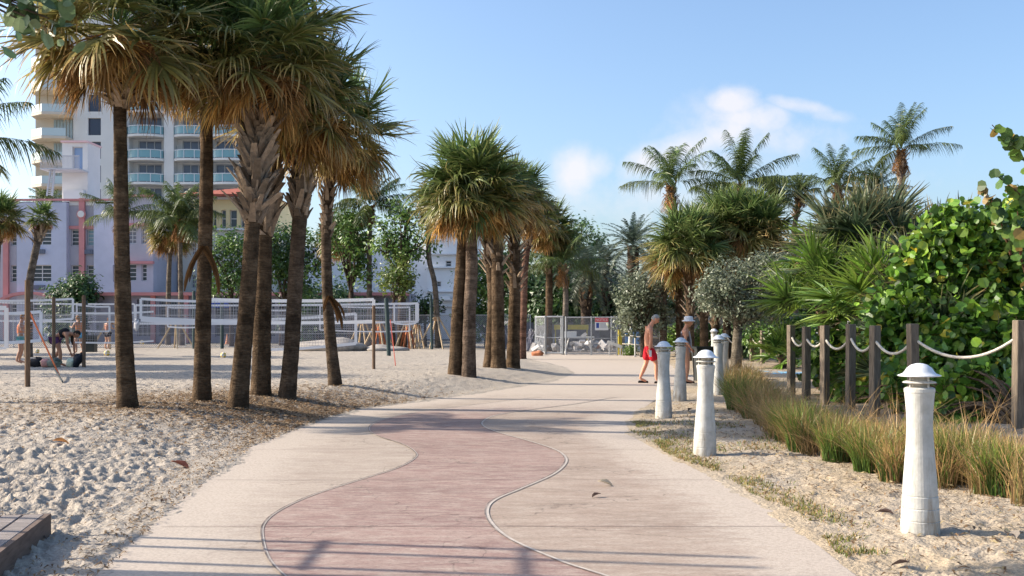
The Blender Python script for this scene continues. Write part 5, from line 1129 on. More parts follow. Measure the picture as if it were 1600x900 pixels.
net('far net between the ragged trunk and the kinked one',npt(400,484,48),npt(470,484,48),1.0,.07)
net('farthest net right of the dark padded post',npt(616,474,44),npt(650,474,44),.85,.07)
net('faint net behind the slim bowed palm',npt(500,478,47),npt(640,480,47),1.1,.06)
brown = mat('post_brown',(.20,.13,.085),rough=.9,noise=(8,.4),stretch=(4,4,.7)); dkg = mat('post_dark',(.035,.06,.06),rough=.6)
for px,py,top,r,m,lean,lab in [(43,604,438,.055,brown,0,'nearest brown net post at the far left'),(84,574,465,.05,brown,0,'brown net post beside the bending player'),(131,574,462,.055,brown,0,'brown net post with white strap right of the bending player'),(584,577,478,.045,brown,0,'brown net post standing between the slim palm and the dark padded post'),(608,556,466,.085,dkg,-.05,'dark padded post leaning slightly right of the brown one'),(675,546,462,.07,dkg,-.02,'thin dark padded post before the white building'),(347,545,470,.09,dkg,0,'dark padded post behind the second palm trunk'),(303,545,455,.09,dkg,0,'dark padded post left of the second palm trunk'),(134,548,470,.1,dkg,0,'black post behind the strapped brown one')]:
    f = foot(px,py); hgt = (f[2]*0+at(px,top,f[1])[2])-f[2]; mb = MB(); mb.tube([(0,0,-.2),(lean*hgt*.5,0,hgt*.5),(lean*hgt,0,hgt)],r,10); mb.tube([(lean*hgt,0,hgt),(lean*hgt,0,hgt+.02)],r*.6,10)
    tag(mb.build('net_post',m,loc=f,smooth=False),lab,'net post',group='volleyball net posts')
# guy straps
for (a,b,c,lab) in [((47,489,21.4),(93,575,24.5),(.75,.25,.12),'orange guy strap from the nearest brown post to the sand'),((84,575,24),(98,590,22),(.02,.03,.04),'black guy line pegged in the sand below the strap'),((610,500,33),(618,562,31),(.45,.1,.06),'red guy line at the foot of the dark padded post')]:
    mb = MB(); p,q = at(*a),at(*b); q = (q[0],q[1],gz(q[0],q[1])+.02); mb.bar((0,0,0),Vector(q)-Vector(p),.02,.045); tag(mb.build('guy_strap',mat('strap',(1,1,1),attr=True),loc=p),lab,'guy strap',group='guy straps')
    mb2 = None
for name_o in [o for o in COL.objects if o.name.startswith('guy_strap')]:
    k = {'orange':(.72,.22,.1),'black':(.02,.03,.04),'red':(.45,.08,.05)}[name_o['label'].split()[0]]; a = name_o.data.color_attributes['Col']; a.data.foreach_set('color',np.tile((*k,1),len(a.data)).astype(np.float32))
# ball
def ball(px,py,r,lab,col=(.75,.5,.08)):
    f = foot(px,py); bm_ = bmesh.new(); bmesh.ops.create_icosphere(bm_,subdivisions=3,radius=r); me = bpy.data.meshes.new('volleyball'); bm_.to_mesh(me); bm_.free()
    for p in me.polygons: p.use_smooth = True
    a = me.color_attributes.new('Col','FLOAT_COLOR','POINT'); v = np.array([x.co[:] for x in me.vertices]); t = (np.abs(v[:,0])<.25*r)|(np.abs(v[:,2])<.2*r); c = np.where(t[:,None],np.array([.7,.7,.68]),np.array(col)); a.data.foreach_set('color',np.c_[c,np.ones(len(c))].astype(np.float32).ravel())
    me.materials.append(mat('ball',(1,1,1),rough=.5,attr=True)); o = bpy.data.objects.new('volleyball',me); COL.objects.link(o); o.location = (f[0],f[1],f[2]+r*.93); tag(o,lab,'volleyball',group='yellow volleyballs')
ball(167,556,.12,'yellow volleyball on the sand just left of the nearest palm trunk'); ball(349,559,.11,'yellow volleyball on the sand right of the second palm trunk'); ball(58,552,.10,'yellow volleyball behind the orange strap'); ball(222,538,.14,'yellow volleyball far off by the fence, right of the nearest trunk')
# bags
def blob(name,loc,parts,lab,cat,grp=None):
    root = thing(name,lab,cat,loc,0,grp)
    for nm,c,s,col,rt in parts:
        bm_ = bmesh.new(); bmesh.ops.create_icosphere(bm_,subdivisions=3,radius=1); rg = np.random.default_rng(int(abs(c[0])*99)+3)
        for v in bm_.verts:
            n_ = .12*math.sin(5*v.co.x+c[0]*9)+.1*math.sin(7*v.co.y+2)+.08*math.sin(6*v.co.z); v.co *= 1+n_; v.co = Vector((v.co.x*s[0],v.co.y*s[1],v.co.z*s[2]))
        me = bpy.data.meshes.new(nm); bm_.to_mesh(me); bm_.free()
        for p in me.polygons: p.use_smooth=True
        me.materials.append(mat(f'cloth_{col[0]:.2f}_{col[1]:.2f}_{col[2]:.2f}',col,rough=.85,noise=(9,.3))); o = bpy.data.objects.new(nm,me); COL.objects.link(o); o.parent = root; o.location = c; o.rotation_euler = (0,rt,0)
    return root
f = foot(58,573); blob('duffel_bag',f,[('bag_body',(0,0,.12),(.28,.16,.14),(.02,.02,.025),0),('strap',(.1,-.05,.25),(.12,.02,.04),(.04,.04,.05),.3)],'black duffel bag lying on the sand left of the bending player','bag')
f = foot(82,574); blob('beach_bag',f,[('bag_body',(0,0,.13),(.3,.18,.15),(.25,.27,.22),0),('towel',(-.18,-.08,.14),(.12,.1,.12),(.7,.35,.3),0),('flap',(.14,-.05,.22),(.14,.1,.06),(.12,.14,.12),.2)],'grey and pink beach bag under the bending player','bag')
f = foot(119,574); blob('backpack',f,[('bag_body',(.05,0,.2),(.13,.14,.26),(.015,.02,.03),.5),('pocket',(-.14,-.04,.14),(.12,.1,.14),(.6,.65,.5),.3),('handle',(.2,0,.4),(.05,.03,.06),(.02,.02,.02),0)],'dark backpack with pale pocket leaning at the strapped post','bag')
b = foot(141,550); mb = MB(); mb.box((-.26,-.2,0),(.26,.2,.72)); mb.box((-.28,-.22,.72),(.28,.22,.78)); mb.box((-.2,-.22,.3),(.2,-.202,.6),(.5,.5,.5)); o = mb.build('cooler',bk,loc=b); bevel(o,.02); tag(o,'black box bin standing right of the strapped post','bin')

# ---------------------------------------------------------------- fences
galv = mat('galvanised',(.42,.44,.46),rough=.45,metal=.3,noise=(5,.15)); linkm = wire_mat('diamond_link',(.38,.40,.42),14.0,.13); linkf = wire_mat('diamond_far',(.22,.23,.27),9.0,.22)
def chain_fence(label, pts, h, spacing, z=0, group=None, r=.03, lm=None, name='chain_link_fence', rails=(1,0)):
    a = Vector((*pts[0],0)); root = thing(name,label,'fence',(a.x,a.y,z),0,group)
    for (p,q) in zip(pts[:-1],pts[1:]):
        p,q = Vector(p)-a.to_2d(),Vector(q)-a.to_2d(); L = (q-p).length; n = max(1,round(L/spacing)); ang = math.atan2((q-p).y,(q-p).x)
        for k in range(n+1):
            c = p.lerp(q,k/n); mb = MB(); mb.tube([(c.x,c.y,-.1),(c.x,c.y,h+.04)],r,8); mb.build('post',galv,root)
        mb = MB()
        for f_ in rails: zz = h*f_ if f_ else .08; mb.tube([(p.x,p.y,zz),(q.x,q.y,zz)],r*.75,6)
        mb.tube([(p.x,p.y,h*.45),(q.x,q.y,h*.45)],r*.4,6); mb.build('rail',galv,root)
        mb = MB(); mb.add([(0,0,.05),(L,0,.05),(L,0,h),(0,0,h)],[[0,1,2,3]]); mb.build('wire_mesh',lm or linkm,root,loc=(p.x,p.y,0),rot=(0,0,ang))
    return root
chain_fence('long chain-link fence at the back of the volleyball sand',[(-40,56),(-15,57),(1.0,56)],1.85,3.0,.02,r=.028,lm=linkf)
chain_fence('galvanised construction fence panels closing the walkway',[(1.2,51.5),(1.55,47.2),(2.35,47.0),(2.3,47.6)],1.75,4,0,lm=linkm,r=.05)
chain_fence('wide galvanised construction gate with a red and white warning sign',[(2.45,46.6),(4.75,46.3)],1.72,1.15,0,lm=linkm,r=.035)
chain_fence('chain-link fence continuing behind the walkers',[(4.9,50.5),(12,50)],1.75,2.6,0,lm=linkm,r=.03)
# warning sign
sg = thing('warning_sign','white warning sign with red header hung on the construction gate','sign',(4.05,46.22,1.14)); mb = MB(); mb.box((-.3,0,0),(.3,.015,.56)); mb.build('board',mat('sign_white',(.72,.74,.76),rough=.5),sg)
mb = MB(); mb.box((-.3,-.004,.37),(.3,-.001,.56)); mb.build('header',mat('sign_red',(.6,.06,.08),rough=.5),sg)
mb = MB(); mb.box((-.25,-.004,.10),(-.12,-.001,.33)); mb.build('emblem',mat('sign_blue',(.04,.09,.35),rough=.5),sg)
def text(s, size, loc, m, parent, nm='lettering'):
    cu_ = bpy.data.curves.new(nm,'FONT'); cu_.body = s; cu_.size = size; cu_.align_x = 'CENTER'; cu_.align_y='CENTER'; cu_.extrude=.001; o = bpy.data.objects.new(nm,cu_); COL.objects.link(o); dg = bpy.context.evaluated_depsgraph_get(); me = bpy.data.meshes.new_from_object(o.evaluated_get(dg)); bpy.data.objects.remove(o)
    o = bpy.data.objects.new(nm,me); COL.objects.link(o); me.materials.clear(); me.materials.append(m); o.parent = parent; o.location = loc; o.rotation_euler=(R_(90),0,0); return o
text('NOTICE',.15,(0,-.0065,.465),mat('sign_white',(.7,.7,.7)),sg)
mb = MB()
for k in range(5): mb.box((-.07,-.004,.305-k*.048),(.25-.03*(k%3),-.001,.318-k*.048))
mb.build('fine_print',mat('sign_ink',(.25,.28,.36)),sg)
# things behind the gate
yl = mat('yellow_paint',(.62,.5,.08),noise=(6,.25))
mb = MB(); mb.box((-.09,-.09,0),(.09,.09,1.12)); mb.box((-.11,-.11,1.12),(.11,.11,1.16)); o = mb.build('yellow_post',yl,loc=(4.98,47.2,0)); bevel(o,.01); tag(o,'square yellow post at the right end of the construction gate','post')
mb = MB(); mb.bar((-.55,0,.62),(.1,0,.38),.05,.14); mb.box((-.5,-.02,0),(-.46,.02,.6)); mb.box((.0,-.02,0),(.04,.02,.4)); o = mb.build('barrier_board',mat('barrier_white',(.7,.7,.68)),loc=(4.85,46.0,0)); tag(o,'white barrier board slanting down to the yellow post','barrier')
mb = MB(); rg = np.random.default_rng(55)
for k in range(70):
    c = rg.normal(0,1,3)*np.array([1.5,.8,.0]); s = rg.uniform(.06,.26); M = Matrix.Translation((c[0],c[1],.1+abs(rg.normal(0,.3))*math.exp(-abs(c[0])*.4))) @ Matrix.Rotation(rg.uniform(0,3),4,Vector(rg.normal(0,1,3)).normalized())
    mb.box((-s,-s*.6,-s*.4),(s,s*.6,s*.4),np.array([.5,.48,.47])*rg.uniform(.4,1.3),M)
tag(mb.build('rubble_heap',mat('rubble',(1,1,1),attr=True,rough=.95),loc=(3.4,51.5,0)),'grey heap of broken concrete behind the construction gate','rubble heap')
mb = MB(); mb.box((-.75,-.3,.75),(.75,.3,.8)); 
for x in (-.65,.65): mb.bar((x,-.25,0),(x*.7,.25,.75),.04); mb.bar((x,.25,0),(x*.7,-.25,.75),.04)
mb.box((-.7,-.2,.8),(-.1,.2,1.05),(.6,.6,.62)); o = mb.build('work_table',mat('table_white',(.7,.7,.68)),loc=(3.2,49.4,0)); tag(o,'white folding work table behind the construction gate','table')
mb = MB(); mb.box((-.9,0,1.1),(.9,.03,1.35)); mb.box((-.85,.03,0),(-.8,.08,1.35)); mb.box((.8,.03,0),(.85,.08,1.35)); o = mb.build('yellow_board',yl,loc=(3.1,53.5,0)); tag(o,'long yellow board standing behind the work table','board')
mb = MB(); mb.box((-.35,0,.35),(.35,.03,1.0),(.12,.3,.6)); mb.box((-.3,.03,0),(-.26,.06,1.0)); mb.box((.26,.03,0),(.3,.06,1.0)); o = mb.build('site_board',mat('site_board',(1,1,1),attr=True),loc=(6.0,51.2,0)); tag(o,'blue and white board on the fence behind the walkers','board')
for (px,py,s,lab) in [(841,556,.2,'orange dirt heap at the left foot of the construction fence'),(938,545,.16,'small orange lump behind the warning sign')]:
    f = foot(px,py); blob('dirt_heap',(f[0],f[1],0),[('mound',(0,0,.1),(s*1.3,s,s*.7),(.5,.2,.1),0),('clod',(-s,.1,.08),(s*.5,s*.5,s*.5),(.4,.17,.09),0)],lab,'dirt heap','orange heaps')
# panels and clutter behind: grey site hoarding low wall
mb = MB(); 
for k in range(22):
    mb.box((-1.0+k*.75,58+.02*(k%2),0),(-.27+k*.75,58.05+.02*(k%2),1.3+.08*((k*7)%3)),np.array([.20,.18,.19])*(.8+.12*((k*5)%4)))
tag(mb.build('site_hoarding',mat('hoarding',(1,1,1),attr=True,noise=(2,.4))),'dim grey hoarding panels behind the construction site','hoarding')
rg = np.random.default_rng(8); 
for i,(px,Y) in enumerate([(812,54),(826,53),(850,55)]):
    x=(px-800)/F*Y; mb = MB()
    for k in range(26):
        a = rg.normal(0,.25,2); mb.tube([(a[0],a[1],0),(a[0]+rg.normal(0,.25),a[1]+rg.normal(0,.2),rg.uniform(.5,1.2))],.018,5,np.array([.55,.52,.56])*rg.uniform(.3,1.2))
    tag(mb.build('stick_pile',mat('sticks',(1,1,1),attr=True),loc=(x,Y,0)),['pale stacked sticks at the left of the construction fence','second bundle of pale sticks beside the fence corner','bundle of sticks behind the first fence panel'][i],'sticks')
# young palms propped with timber
def props(px,Y,hh,sp,lab,orange=False):
    x=(px-800)/F*Y; root = thing('timber_props',lab,'timber props',(x,Y,.05),0,'timber props of young palms')
    for k in range(4):
        a = k*math.pi/2+.4; mb = MB(); mb.bar((sp*math.cos(a),sp*math.sin(a),0),(.12*math.cos(a),.12*math.sin(a),hh),.07,.07); mb.build('prop',mat('prop_wood',(.55,.42,.27),noise=(4,.25)),root)
    mb = MB(); mb.tube([(0,0,hh-.2),(0,0,hh)],.16,10); mb.build('collar',mat('collar',(.3,.17,.09)),root)
    if orange:
        mb = MB()
        for k in range(9):
            a = k*.7; mb.bar((.45*math.cos(a),.4*math.sin(a),0),(.2*math.cos(a+.5),.2*math.sin(a+.5),1.0+.12*(k%4)),.09,.012)
        mb.build('orange_netting',mat('orange_mesh',(.5,.17,.07),noise=(12,.6)),root)
props(682,54,1.7,1.1,'timber props around the long thin young palm'); props(637,54,1.5,.7,'timber props wrapped with orange netting behind the dark padded post',True); props(592,54,1.5,.9,'reddish timber props behind the brown net post',True)
props(566,55,1.5,.8,'timber props right of the slim bowed palm'); props(275,55,1.5,.95,'timber props between the first two palm trunks'); props(172,54,1.5,.9,'timber props half hidden by the nearest palm trunk'); props(652,55,1.3,.4,'narrow timber props beside the long thin young palm')
# traffic cone and white sack
f = foot(355,538); mb = MB(); mb.box((-.18,-.18,0),(.18,.18,.03)); mb.lathe([(.13,.03),(.09,.25),(.06,.45),(.03,.65)],14,(.8,.75,.7)); tag(mb.build('traffic_cone',mat('cone',(.75,.35,.2)),loc=f),'small traffic cone at the fence right of the second palm trunk','traffic cone')
blob('net_bag',at(214,508,40),[('sack',(0,0,0),(.1,.07,.2),(.6,.6,.62),.2),('knot',(-.03,0,.2),(.04,.04,.06),(.7,.7,.72),0)],'white bag hanging on the net right of the nearest trunk','bag')
blob('sand_heap',(at(520,0,50)[0],50,0.0),[('mound',(0,0,.2),(1.7,1.0,.5),(.4,.36,.32),0),('spill',(2.4,.2,.1),(1.1,.7,.28),(.4,.36,.32),0)],'pale heap of sand behind the slim bowed palm','sand heap')
# ---------------------------------------------------------------- people
def skin(name, V, Ed, Rd, m, parent=None, sub=2, loc=None, cols=None, root=0):
    me = bpy.data.meshes.new(name); me.from_pydata([tuple(v) for v in V],Ed,[]); o = bpy.data.objects.new(name,me); COL.objects.link(o)
    sk = o.modifiers.new('skin','SKIN'); sk.use_smooth_shade = True; sk.branch_smoothing = .6
    lay = me.skin_vertices[0].data
    for i,r in enumerate(Rd): lay[i].radius = (r,r) if isinstance(r,(int,float)) else r
    lay[root].use_root = True
    ss_ = o.modifiers.new('sub','SUBSURF'); ss_.levels = sub; ss_.render_levels = sub
    dg = bpy.context.evaluated_depsgraph_get(); me2 = bpy.data.meshes.new_from_object(o.evaluated_get(dg)); bpy.data.objects.remove(o); me2.name = name
    me2.materials.clear(); me2.materials.append(m)
    for p in me2.polygons: p.use_smooth = True
    o = bpy.data.objects.new(name,me2); COL.objects.link(o)
    if parent: o.parent = parent
    if loc: o.location = loc
    return o
def join_meshes(name, objs, m, parent):
    bm_ = bmesh.new()
    for o in objs:
        me = o.data; M = o.matrix_basis; b2 = bmesh.new(); b2.from_mesh(me); b2.transform(M); t = bpy.data.meshes.new('t'); b2.to_mesh(t); b2.free(); bm_.from_mesh(t)
    me = bpy.data.meshes.new(name); bm_.to_mesh(me); bm_.free(); me.materials.append(m)
    for p in me.polygons: p.use_smooth = True
    for o in objs: bpy.data.objects.remove(o)
    o = bpy.data.objects.new(name,me); COL.objects.link(o); o.parent = parent; return o
def head_mesh(c, face, r=.105, tilt=0):
    """egg-shaped head with brow, nose, lips, chin and ears, facing azimuth `face`"""
    bm_ = bmesh.new(); bmesh.ops.create_uvsphere(bm_,u_segments=28,v_segments=20,radius=1)
    for v in bm_.verts:
        x,y,z = v.co; jaw = max(0,-z); X = x*.98*(1-.12*jaw)+(.08*jaw if x>0 else .0); Y = y*.76*(1-.32*jaw); Z = z*1.2
        if x>.5:
            if abs(y)<.17 and -.32<z<.12: X += .26*(1-abs(y)/.17)*(1-abs(z+.2)/.32 if z<-.0 else .35)
            if .08<z<.3: X += .05
            if -.02<z<.12 and .12<abs(y)<.45: X -= .07
            if -.55<z<-.4 and abs(y)<.25: X += .05
            if -.9<z<-.68: X += .07
        else:
            if x<-.3 and z<-.4: X *= .86
        if abs(y)>.93 and -.25<z<.2 and abs(x)<.25: Y *= 1.18
        v.co = Vector((X,Y,Z))*r
    M = Matrix.Translation(c) @ Matrix.Rotation(face,4,'Z') @ Matrix.Rotation(tilt,4,'Y')
    bm_.transform(M); me = bpy.data.meshes.new('head'); bm_.to_mesh(me); bm_.free(); o = bpy.data.objects.new('head',me); COL.objects.link(o)
    return o, M
def hand(wr, d, side, curl=.5, s=1.0):
    """palm, four unequal bent fingers and a thumb from the side of the palm"""
    wr,d,side = Vector(wr),Vector(d).normalized(),Vector(side).normalized(); nrm = d.cross(side); V=[];E_=[];Rr=[]; out=[]
    k = wr+d*.085*s; objs = [([wr-d*.02,wr+d*.03*s,wr+d*.075*s],[.022*s,.027*s,.026*s])]
    for i,(off,ln) in enumerate(((-.028,.068),(-.009,.078),(.010,.073),(.028,.058))):
        b = wr+d*.075*s+side*off*s; p1 = b+d*ln*.45*s; p2 = p1+(d*math.cos(curl)+nrm*math.sin(curl))*ln*.32*s; p3 = p2+(d*math.cos(curl*1.8)+nrm*math.sin(curl*1.8))*ln*.28*s; objs.append(([b-d*.03*s,b,p1,p2,p3],[.010*s,.010*s,.009*s,.008*s,.007*s]))
    b = wr+d*.025*s-side*.026*s; p1 = b+(d*.6-side*.6+nrm*.3).normalized()*.035*s; p2 = p1+(d*.9-side*.2+nrm*.3).normalized()*.03*s; objs.append(([wr+d*.02*s,b,p1,p2],[.012*s,.012*s,.010*s,.008*s]))
    return objs
def person(label, loc, J, skin_col, clothes, face, hair_col, rz=0, hats=None, tilt=.0, fem=False, hair='short', cap=None, hands=True):
    """J: joints in metres, x forward. One continuous body mesh; clothes and hair are parts."""
    root = thing('person',label,'person',loc,rz); sm = mat(f'skin_{skin_col[0]:.2f}_{skin_col[1]:.2f}',skin_col,rough=.55,spec=.35,noise=(9,.12))
    order = ['pelvis','waist','chest','neck','skull','shl','ell','wrl','shr','elr','wrr','hipl','knl','anl','hipr','knr','anr','heell','toel','heelr','toer','calfl','calfr']
    J = dict(J)
    def mid(a,b,t): return tuple(np.array(a)*(1-t)+np.array(b)*t)
    J['calfl'] = mid(J['knl'],J['anl'],.3); J['calfr'] = mid(J['knr'],J['anr'],.3)
    for s in 'lr':
        a = J['an'+s]; td = J.get('toe'+s) or (a[0]+.19,a[1],.03); J['toe'+s] = td
    idx = {}; V=[]; Rr=[]
    def addv(n,p,r): idx[n]=len(V); V.append(p); Rr.append(r)
    k = .92 if fem else 1
    addv('pelvis',J['pelvis'],(.125*k*1.05,.155)); addv('waist',J['waist'],(.11*k,.135*k)); addv('chest',J['chest'],(.125*k,.16*k)); addv('neckb',mid(J['chest'],J['neck'],.75),(.075,.085)); addv('neck',J['neck'],.055); addv('skull',J['skull'],.06)
    for s in 'lr':
        addv('sh'+s,J['sh'+s],.062*k); addv('el'+s,J['el'+s],.043*k); addv('fa'+s,mid(J['el'+s],J['wr'+s],.3),.043*k); addv('wr'+s,J['wr'+s],.028)
        addv('hip'+s,J['hip'+s],.098); addv('th'+s,mid(J['hip'+s],J['kn'+s],.4),.088); addv('kn'+s,J['kn'+s],.056); addv('calf'+s,J['calf'+s],.062); addv('an'+s,J['an'+s],.038); addv('toe'+s,J['toe'+s],(.03,.045))
    E_ = [('pelvis','waist'),('waist','chest'),('chest','neckb'),('neckb','neck'),('neck','skull')]
    for s in 'lr': E_ += [('chest','sh'+s),('sh'+s,'el'+s),('el'+s,'fa'+s),('fa'+s,'wr'+s),('pelvis','hip'+s),('hip'+s,'th'+s),('th'+s,'kn'+s),('kn'+s,'calf'+s),('calf'+s,'an'+s),('an'+s,'toe'+s)]
    body = skin('body',V,[(idx[a],idx[b]) for a,b in E_],Rr,sm)
    hd,HM = head_mesh(Vector(J['skull'])+Vector((math.cos(face)*.02,math.sin(face)*.02,.02)),face,.1,tilt)
    parts = [body,hd]
    if hands:
        for s in 'lr':
            d = np.array(J['wr'+s])-np.array(J['el'+s]); side = (1,0,0) if abs(d[0])<abs(d[2]) else (0,1,0)
            for pts,rr in hand(J['wr'+s],d,side,.6):
                parts.append(skin('finger',pts,[(i,i+1) for i in range(len(pts)-1)],rr,sm,sub=1))
    join_meshes('body',parts,sm,root)
    # face details
    eye = MB(); 
    for sy in (-1,1):
        c = HM @ Vector((.089,sy*.033,.012)); eye.lathe([(.001,-.008),(.007,-.005),(.009,0),(.007,.005),(.001,.008)],8,(.03,.02,.02),at=tuple(c))
    c = HM @ Vector((.094,0,-.052)); eye.bar(tuple(HM @ Vector((.094,-.022,-.052))),tuple(HM @ Vector((.094,.022,-.052))),.008,.006,(.4,.15,.12)); eye.build('face_features',mat('features',(1,1,1),attr=True),root)
    # hair
    if hair:
        bm_ = bmesh.new(); bmesh.ops.create_uvsphere(bm_,u_segments=24,v_segments=18,radius=1); rg = np.random.default_rng(5)
        dels = [v for v in bm_.verts if (v.co.x>.35 and v.co.z<.45) or (v.co.x>.05 and v.co.z<-.0) or v.co.z<-.45]
        bmesh.ops.delete(bm_,geom=dels,context='VERTS')
        for v in bm_.verts: n_ = 1.06+rg.normal(0,.025); v.co = Vector((v.co.x*.98,v.co.y*.78,v.co.z*1.2))*.1*n_
        bm_.transform(HM); me = bpy.data.meshes.new('hair'); bm_.to_mesh(me); bm_.free(); me.materials.append(mat(f'hair_{hair_col[0]:.2f}',hair_col,rough=.9,noise=(30,.4))); o = bpy.data.objects.new('hair',me); COL.objects.link(o); o.parent = root
        if hair=='long':
            c = np.array(J['skull']); skin('ponytail',[c+(-.06*math.cos(face),-.06*math.sin(face),.05),c+(-.11*math.cos(face),0,-.06),c+(-.12*math.cos(face),0,-.2),c+(-.1*math.cos(face),0,-.3)],[(0,1),(1,2),(2,3)],[.04,.045,.035,.012],mat(f'hair_{hair_col[0]:.2f}',hair_col),root)
    for nm,pts,ed,rr,col in clothes:
        pp = [J[p] if isinstance(p,str) else p for p in pts]; mm_ = mat(f'fabric_{col[0]:.2f}_{col[1]:.2f}_{col[2]:.2f}',col,rough=.85,noise=(8,.2)); skin(nm,pp,ed,rr,mm_,root)
    return root, HM, J
def mid(a,b,t): return tuple(np.array(a)*(1-t)+np.array(b)*t)

# walker in red shorts
J = dict(pelvis=(0,0,.93),waist=(-.02,0,1.08),chest=(.0,0,1.30),neck=(.09,0,1.50),skull=(.155,0,1.60),
    shl=(.0,.19,1.40),ell=(.03,.24,1.13),wrl=(.14,.20,.90),shr=(.02,-.19,1.40),elr=(.04,-.235,1.12),wrr=(.0,-.22,.87),
    hipl=(.02,.10,.88),knl=(-.04,.11,.50),anl=(-.20,.11,.12),hipr=(.02,-.10,.88),knr=(.19,-.10,.50),anr=(.19,-.10,.10),toel=(-.03,.11,.045),toer=(.38,-.10,.04))
red = (.62,.015,.03); f = foot(1013,599)
hl,hr = mid(J['hipl'],J['knl'],.85),mid(J['hipr'],J['knr'],.85)
man,_,_ = person('barefoot-style bare-chested grey-haired man in red swim shorts walking right with his head bowed',f,J,(.66,.31,.19),[
    ('swim_shorts',[(-.01,0,1.0),'pelvis',(.0,.095,.86),hl,(.03,-.095,.86),hr],[(0,1),(1,2),(2,3),(1,4),(4,5)],[(.125,.165),(.14,.172),.125,(.115,.11),.125,(.12,.115)],red),
    ('sandal',[mid(J['anl'],(J['anl'][0]-.05,J['anl'][1],.03),1),(J['anl'][0]+.08,.11,.02),(J['toel'][0]+.05,.11,.018)],[(0,1),(1,2)],[(.02,.045),(.018,.045),(.016,.045)],(.03,.02,.02)),
    ('sandal',[(J['anr'][0]-.06,-.1,.02),(J['anr'][0]+.08,-.10,.018),(J['toer'][0]+.04,-.10,.016)],[(0,1),(1,2)],[(.018,.045),(.018,.045),(.016,.045)],(.03,.02,.02))],
    0,(.45,.43,.40),tilt=.5)
man['label'] = 'bare-chested grey-haired man in red swim shorts walking right with his head bowed'
mb = MB(); mb.box((-.03,-.01,-.16),(.03,.01,.0)); bevel(mb.build('phone_case',mat('white_plastic',(.7,.7,.7)),loc=(f[0]+.02,f[1]-.24,f[2]+.84)),.006); tag(bpy.data.objects['phone_case'],'white card-sized thing held in the hand of the man in red shorts','held item')
# walker in the white hat
J = dict(pelvis=(0,0,.90),waist=(.0,0,1.05),chest=(.0,0,1.25),neck=(.04,0,1.43),skull=(.07,0,1.52),
    shl=(.0,.17,1.34),ell=(.02,.22,1.09),wrl=(.15,.18,.92),shr=(.0,-.17,1.34),elr=(-.02,-.21,1.08),wrr=(.12,-.19,.90),
    hipl=(.0,.09,.85),knl=(-.02,.09,.47),anl=(-.1,.09,.10),hipr=(.0,-.09,.85),knr=(.06,-.09,.48),anr=(.02,-.09,.09),toel=(.06,.09,.04),toer=(.20,-.09,.04))
f = foot(1070,599)
wom,HMw,_ = person('person in a white bucket hat, open striped shirt and dark swimwear with a cane',f,J,(.58,.29,.18),[
    ('swimwear',[(0,0,.84),(0,0,1.0),(.0,0,1.2),(.0,0,1.32)],[(0,1),(1,2),(2,3)],[(.125,.16),(.13,.15),(.13,.165),(.07,.12)],(.08,.05,.055)),
    ('open_shirt',[(.02,.06,1.34),(.05,.14,1.15),(.07,.14,.9),(.09,.12,.74)],[(0,1),(1,2),(2,3)],[(.09,.08),(.11,.09),(.11,.09),(.10,.07)],(.33,.35,.42)),
    ('shirt_sleeve',[(.0,.17,1.35),(.02,.215,1.12)],[(0,1)],[.085,.07],(.5,.52,.6)),
    ('sandal',[(-.14,.09,.02),(.0,.09,.018),(.1,.09,.016)],[(0,1),(1,2)],[(.018,.045)]*3,(.03,.02,.02)),
    ('sandal',[(-.03,-.09,.02),(.12,-.09,.018),(.24,-.09,.016)],[(0,1),(1,2)],[(.018,.045)]*3,(.03,.02,.02))],
    0,(.35,.2,.1),tilt=.2,fem=True)
mb = MB(); Hc = HMw @ Vector((0,0,.03)); mb.lathe([(.165,-.005),(.172,0),(.155,.02),(.115,.035),(.112,.09),(.095,.12),(.03,.13),(.001,.13)],24,at=tuple(Hc)); mb.build('bucket_hat',mat('hat_white',(.75,.75,.76),rough=.8),wom,smooth=True)
for i in range(5):  # stripes of the open shirt
    mb = MB(); mb.tube([(.12+.0*i,.02+i*.035,1.32-.02*i),(.165,.03+i*.035,1.1),(.18,.03+i*.032,.78)],.009,5); mb.build('shirt_stripe',mat('stripe_white',(.72,.72,.75)),wom)
cane = MB(); cane.tube([(.2,-.19,0.0),(.18,-.19,.84)],.011,8); cane.tube([(.10,-.19,.86),(.14,-.19,.885),(.18,-.19,.87),(.185,-.19,.82)],.013,8); tag(cane.build('walking_cane',mat('cane',(.05,.03,.02)),loc=f),'dark walking cane held by the person in the white hat','cane')

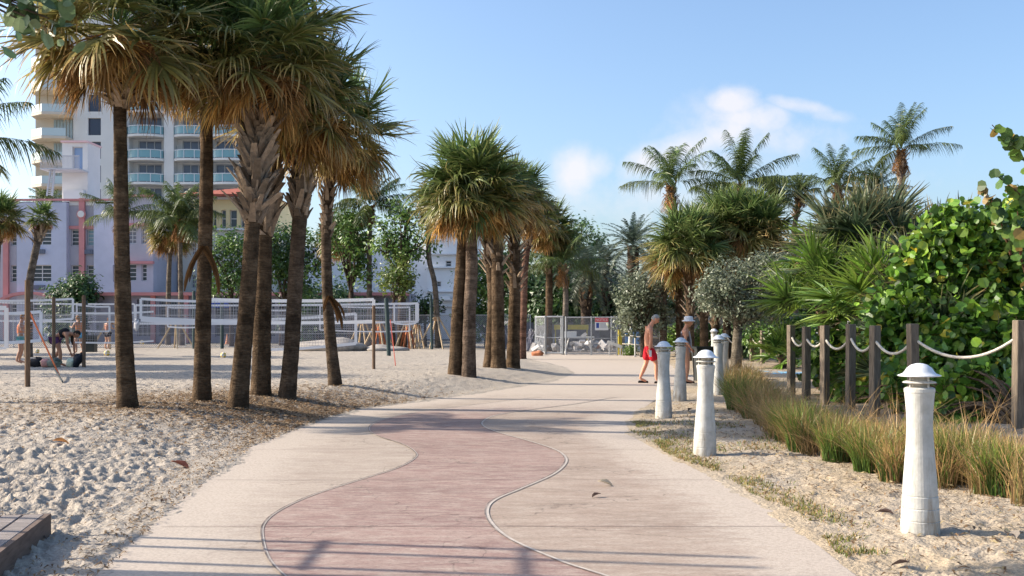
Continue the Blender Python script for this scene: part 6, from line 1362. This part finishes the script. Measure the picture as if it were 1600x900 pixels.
# ball players
def stand(label,loc,col,top,bottom,hair_col,rz=0,sc=1,hair='short'):
    J = dict(pelvis=(0,0,.93),waist=(.0,0,1.08),chest=(.02,0,1.29),neck=(.04,0,1.48),skull=(.06,0,1.58),shl=(0,.18,1.39),ell=(.08,.26,1.16),wrl=(.28,.2,1.2),shr=(0,-.18,1.39),elr=(.05,-.26,1.14),wrr=(.26,-.2,1.12),
        hipl=(0,.09,.88),knl=(.05,.12,.49),anl=(-.05,.14,.1),hipr=(0,-.09,.88),knr=(.0,-.12,.48),anr=(-.12,-.14,.1))
    r,_,_ = person(label,loc,J,col,[('top',[(0,0,.98),(0,0,1.12),(.01,0,1.3),(.01,0,1.4)],[(0,1),(1,2),(2,3)],[(.12,.15),(.125,.15),(.14,.175),(.07,.12)],top),
        ('shorts',['pelvis',(0,.1,.84),mid(J['hipl'],J['knl'],.6),(0,-.1,.84),mid(J['hipr'],J['knr'],.6)],[(0,1),(1,2),(0,3),(3,4)],[(.14,.165),.12,.105,.12,.105],bottom)],0,hair_col,rz,hair=hair)
    r.scale = (sc,)*3; return r
f = foot(32,568); stand('player in an orange top and teal shorts half hidden by the nearest brown post',f,(.42,.22,.14),(.6,.2,.1),(.1,.35,.4),(.25,.12,.05),.4,.93)
f = foot(123,552); stand('player in an orange top and bright blue shorts behind the strapped post',f,(.45,.24,.15),(.55,.22,.1),(.1,.4,.6),(.35,.18,.06),2.6,.98,'long')
f = foot(168,546); stand('orange-haired player partly hidden by the nearest palm trunk',f,(.5,.28,.18),(.5,.22,.14),(.03,.03,.04),(.4,.16,.05),1.2,.95)
f = foot(86,573)
J = dict(pelvis=(0,0,.88),waist=(.14,0,.97),chest=(.34,0,1.0),neck=(.52,0,.98),skull=(.62,0,.95),shl=(.42,.16,.94),ell=(.48,.2,.66),wrl=(.5,.17,.42),shr=(.42,-.16,.94),elr=(.46,-.2,.66),wrr=(.54,-.17,.43),
    hipl=(.02,.09,.84),knl=(.08,.1,.47),anl=(-.2,.12,.1),hipr=(.02,-.09,.84),knr=(.2,-.1,.47),anr=(.2,-.1,.1))
bend,_,_ = person('player in a black top and purple shorts bending over the bags on the sand',f,J,(.45,.22,.13),[('top',[(.1,0,.96),(.3,0,1.02),(.44,0,1.0)],[(0,1),(1,2)],[(.125,.15),(.14,.17),(.09,.14)],(.015,.015,.02)),
    ('shorts',[(.0,0,.9),(.02,.09,.8),(.05,.1,.62),(.02,-.09,.8),(.12,-.1,.62)],[(0,1),(1,2),(0,3),(3,4)],[(.15,.165),.12,.105,.12,.105],(.12,.05,.16))],0,(.03,.025,.02),0,tilt=.9,hair='long',fem=True)
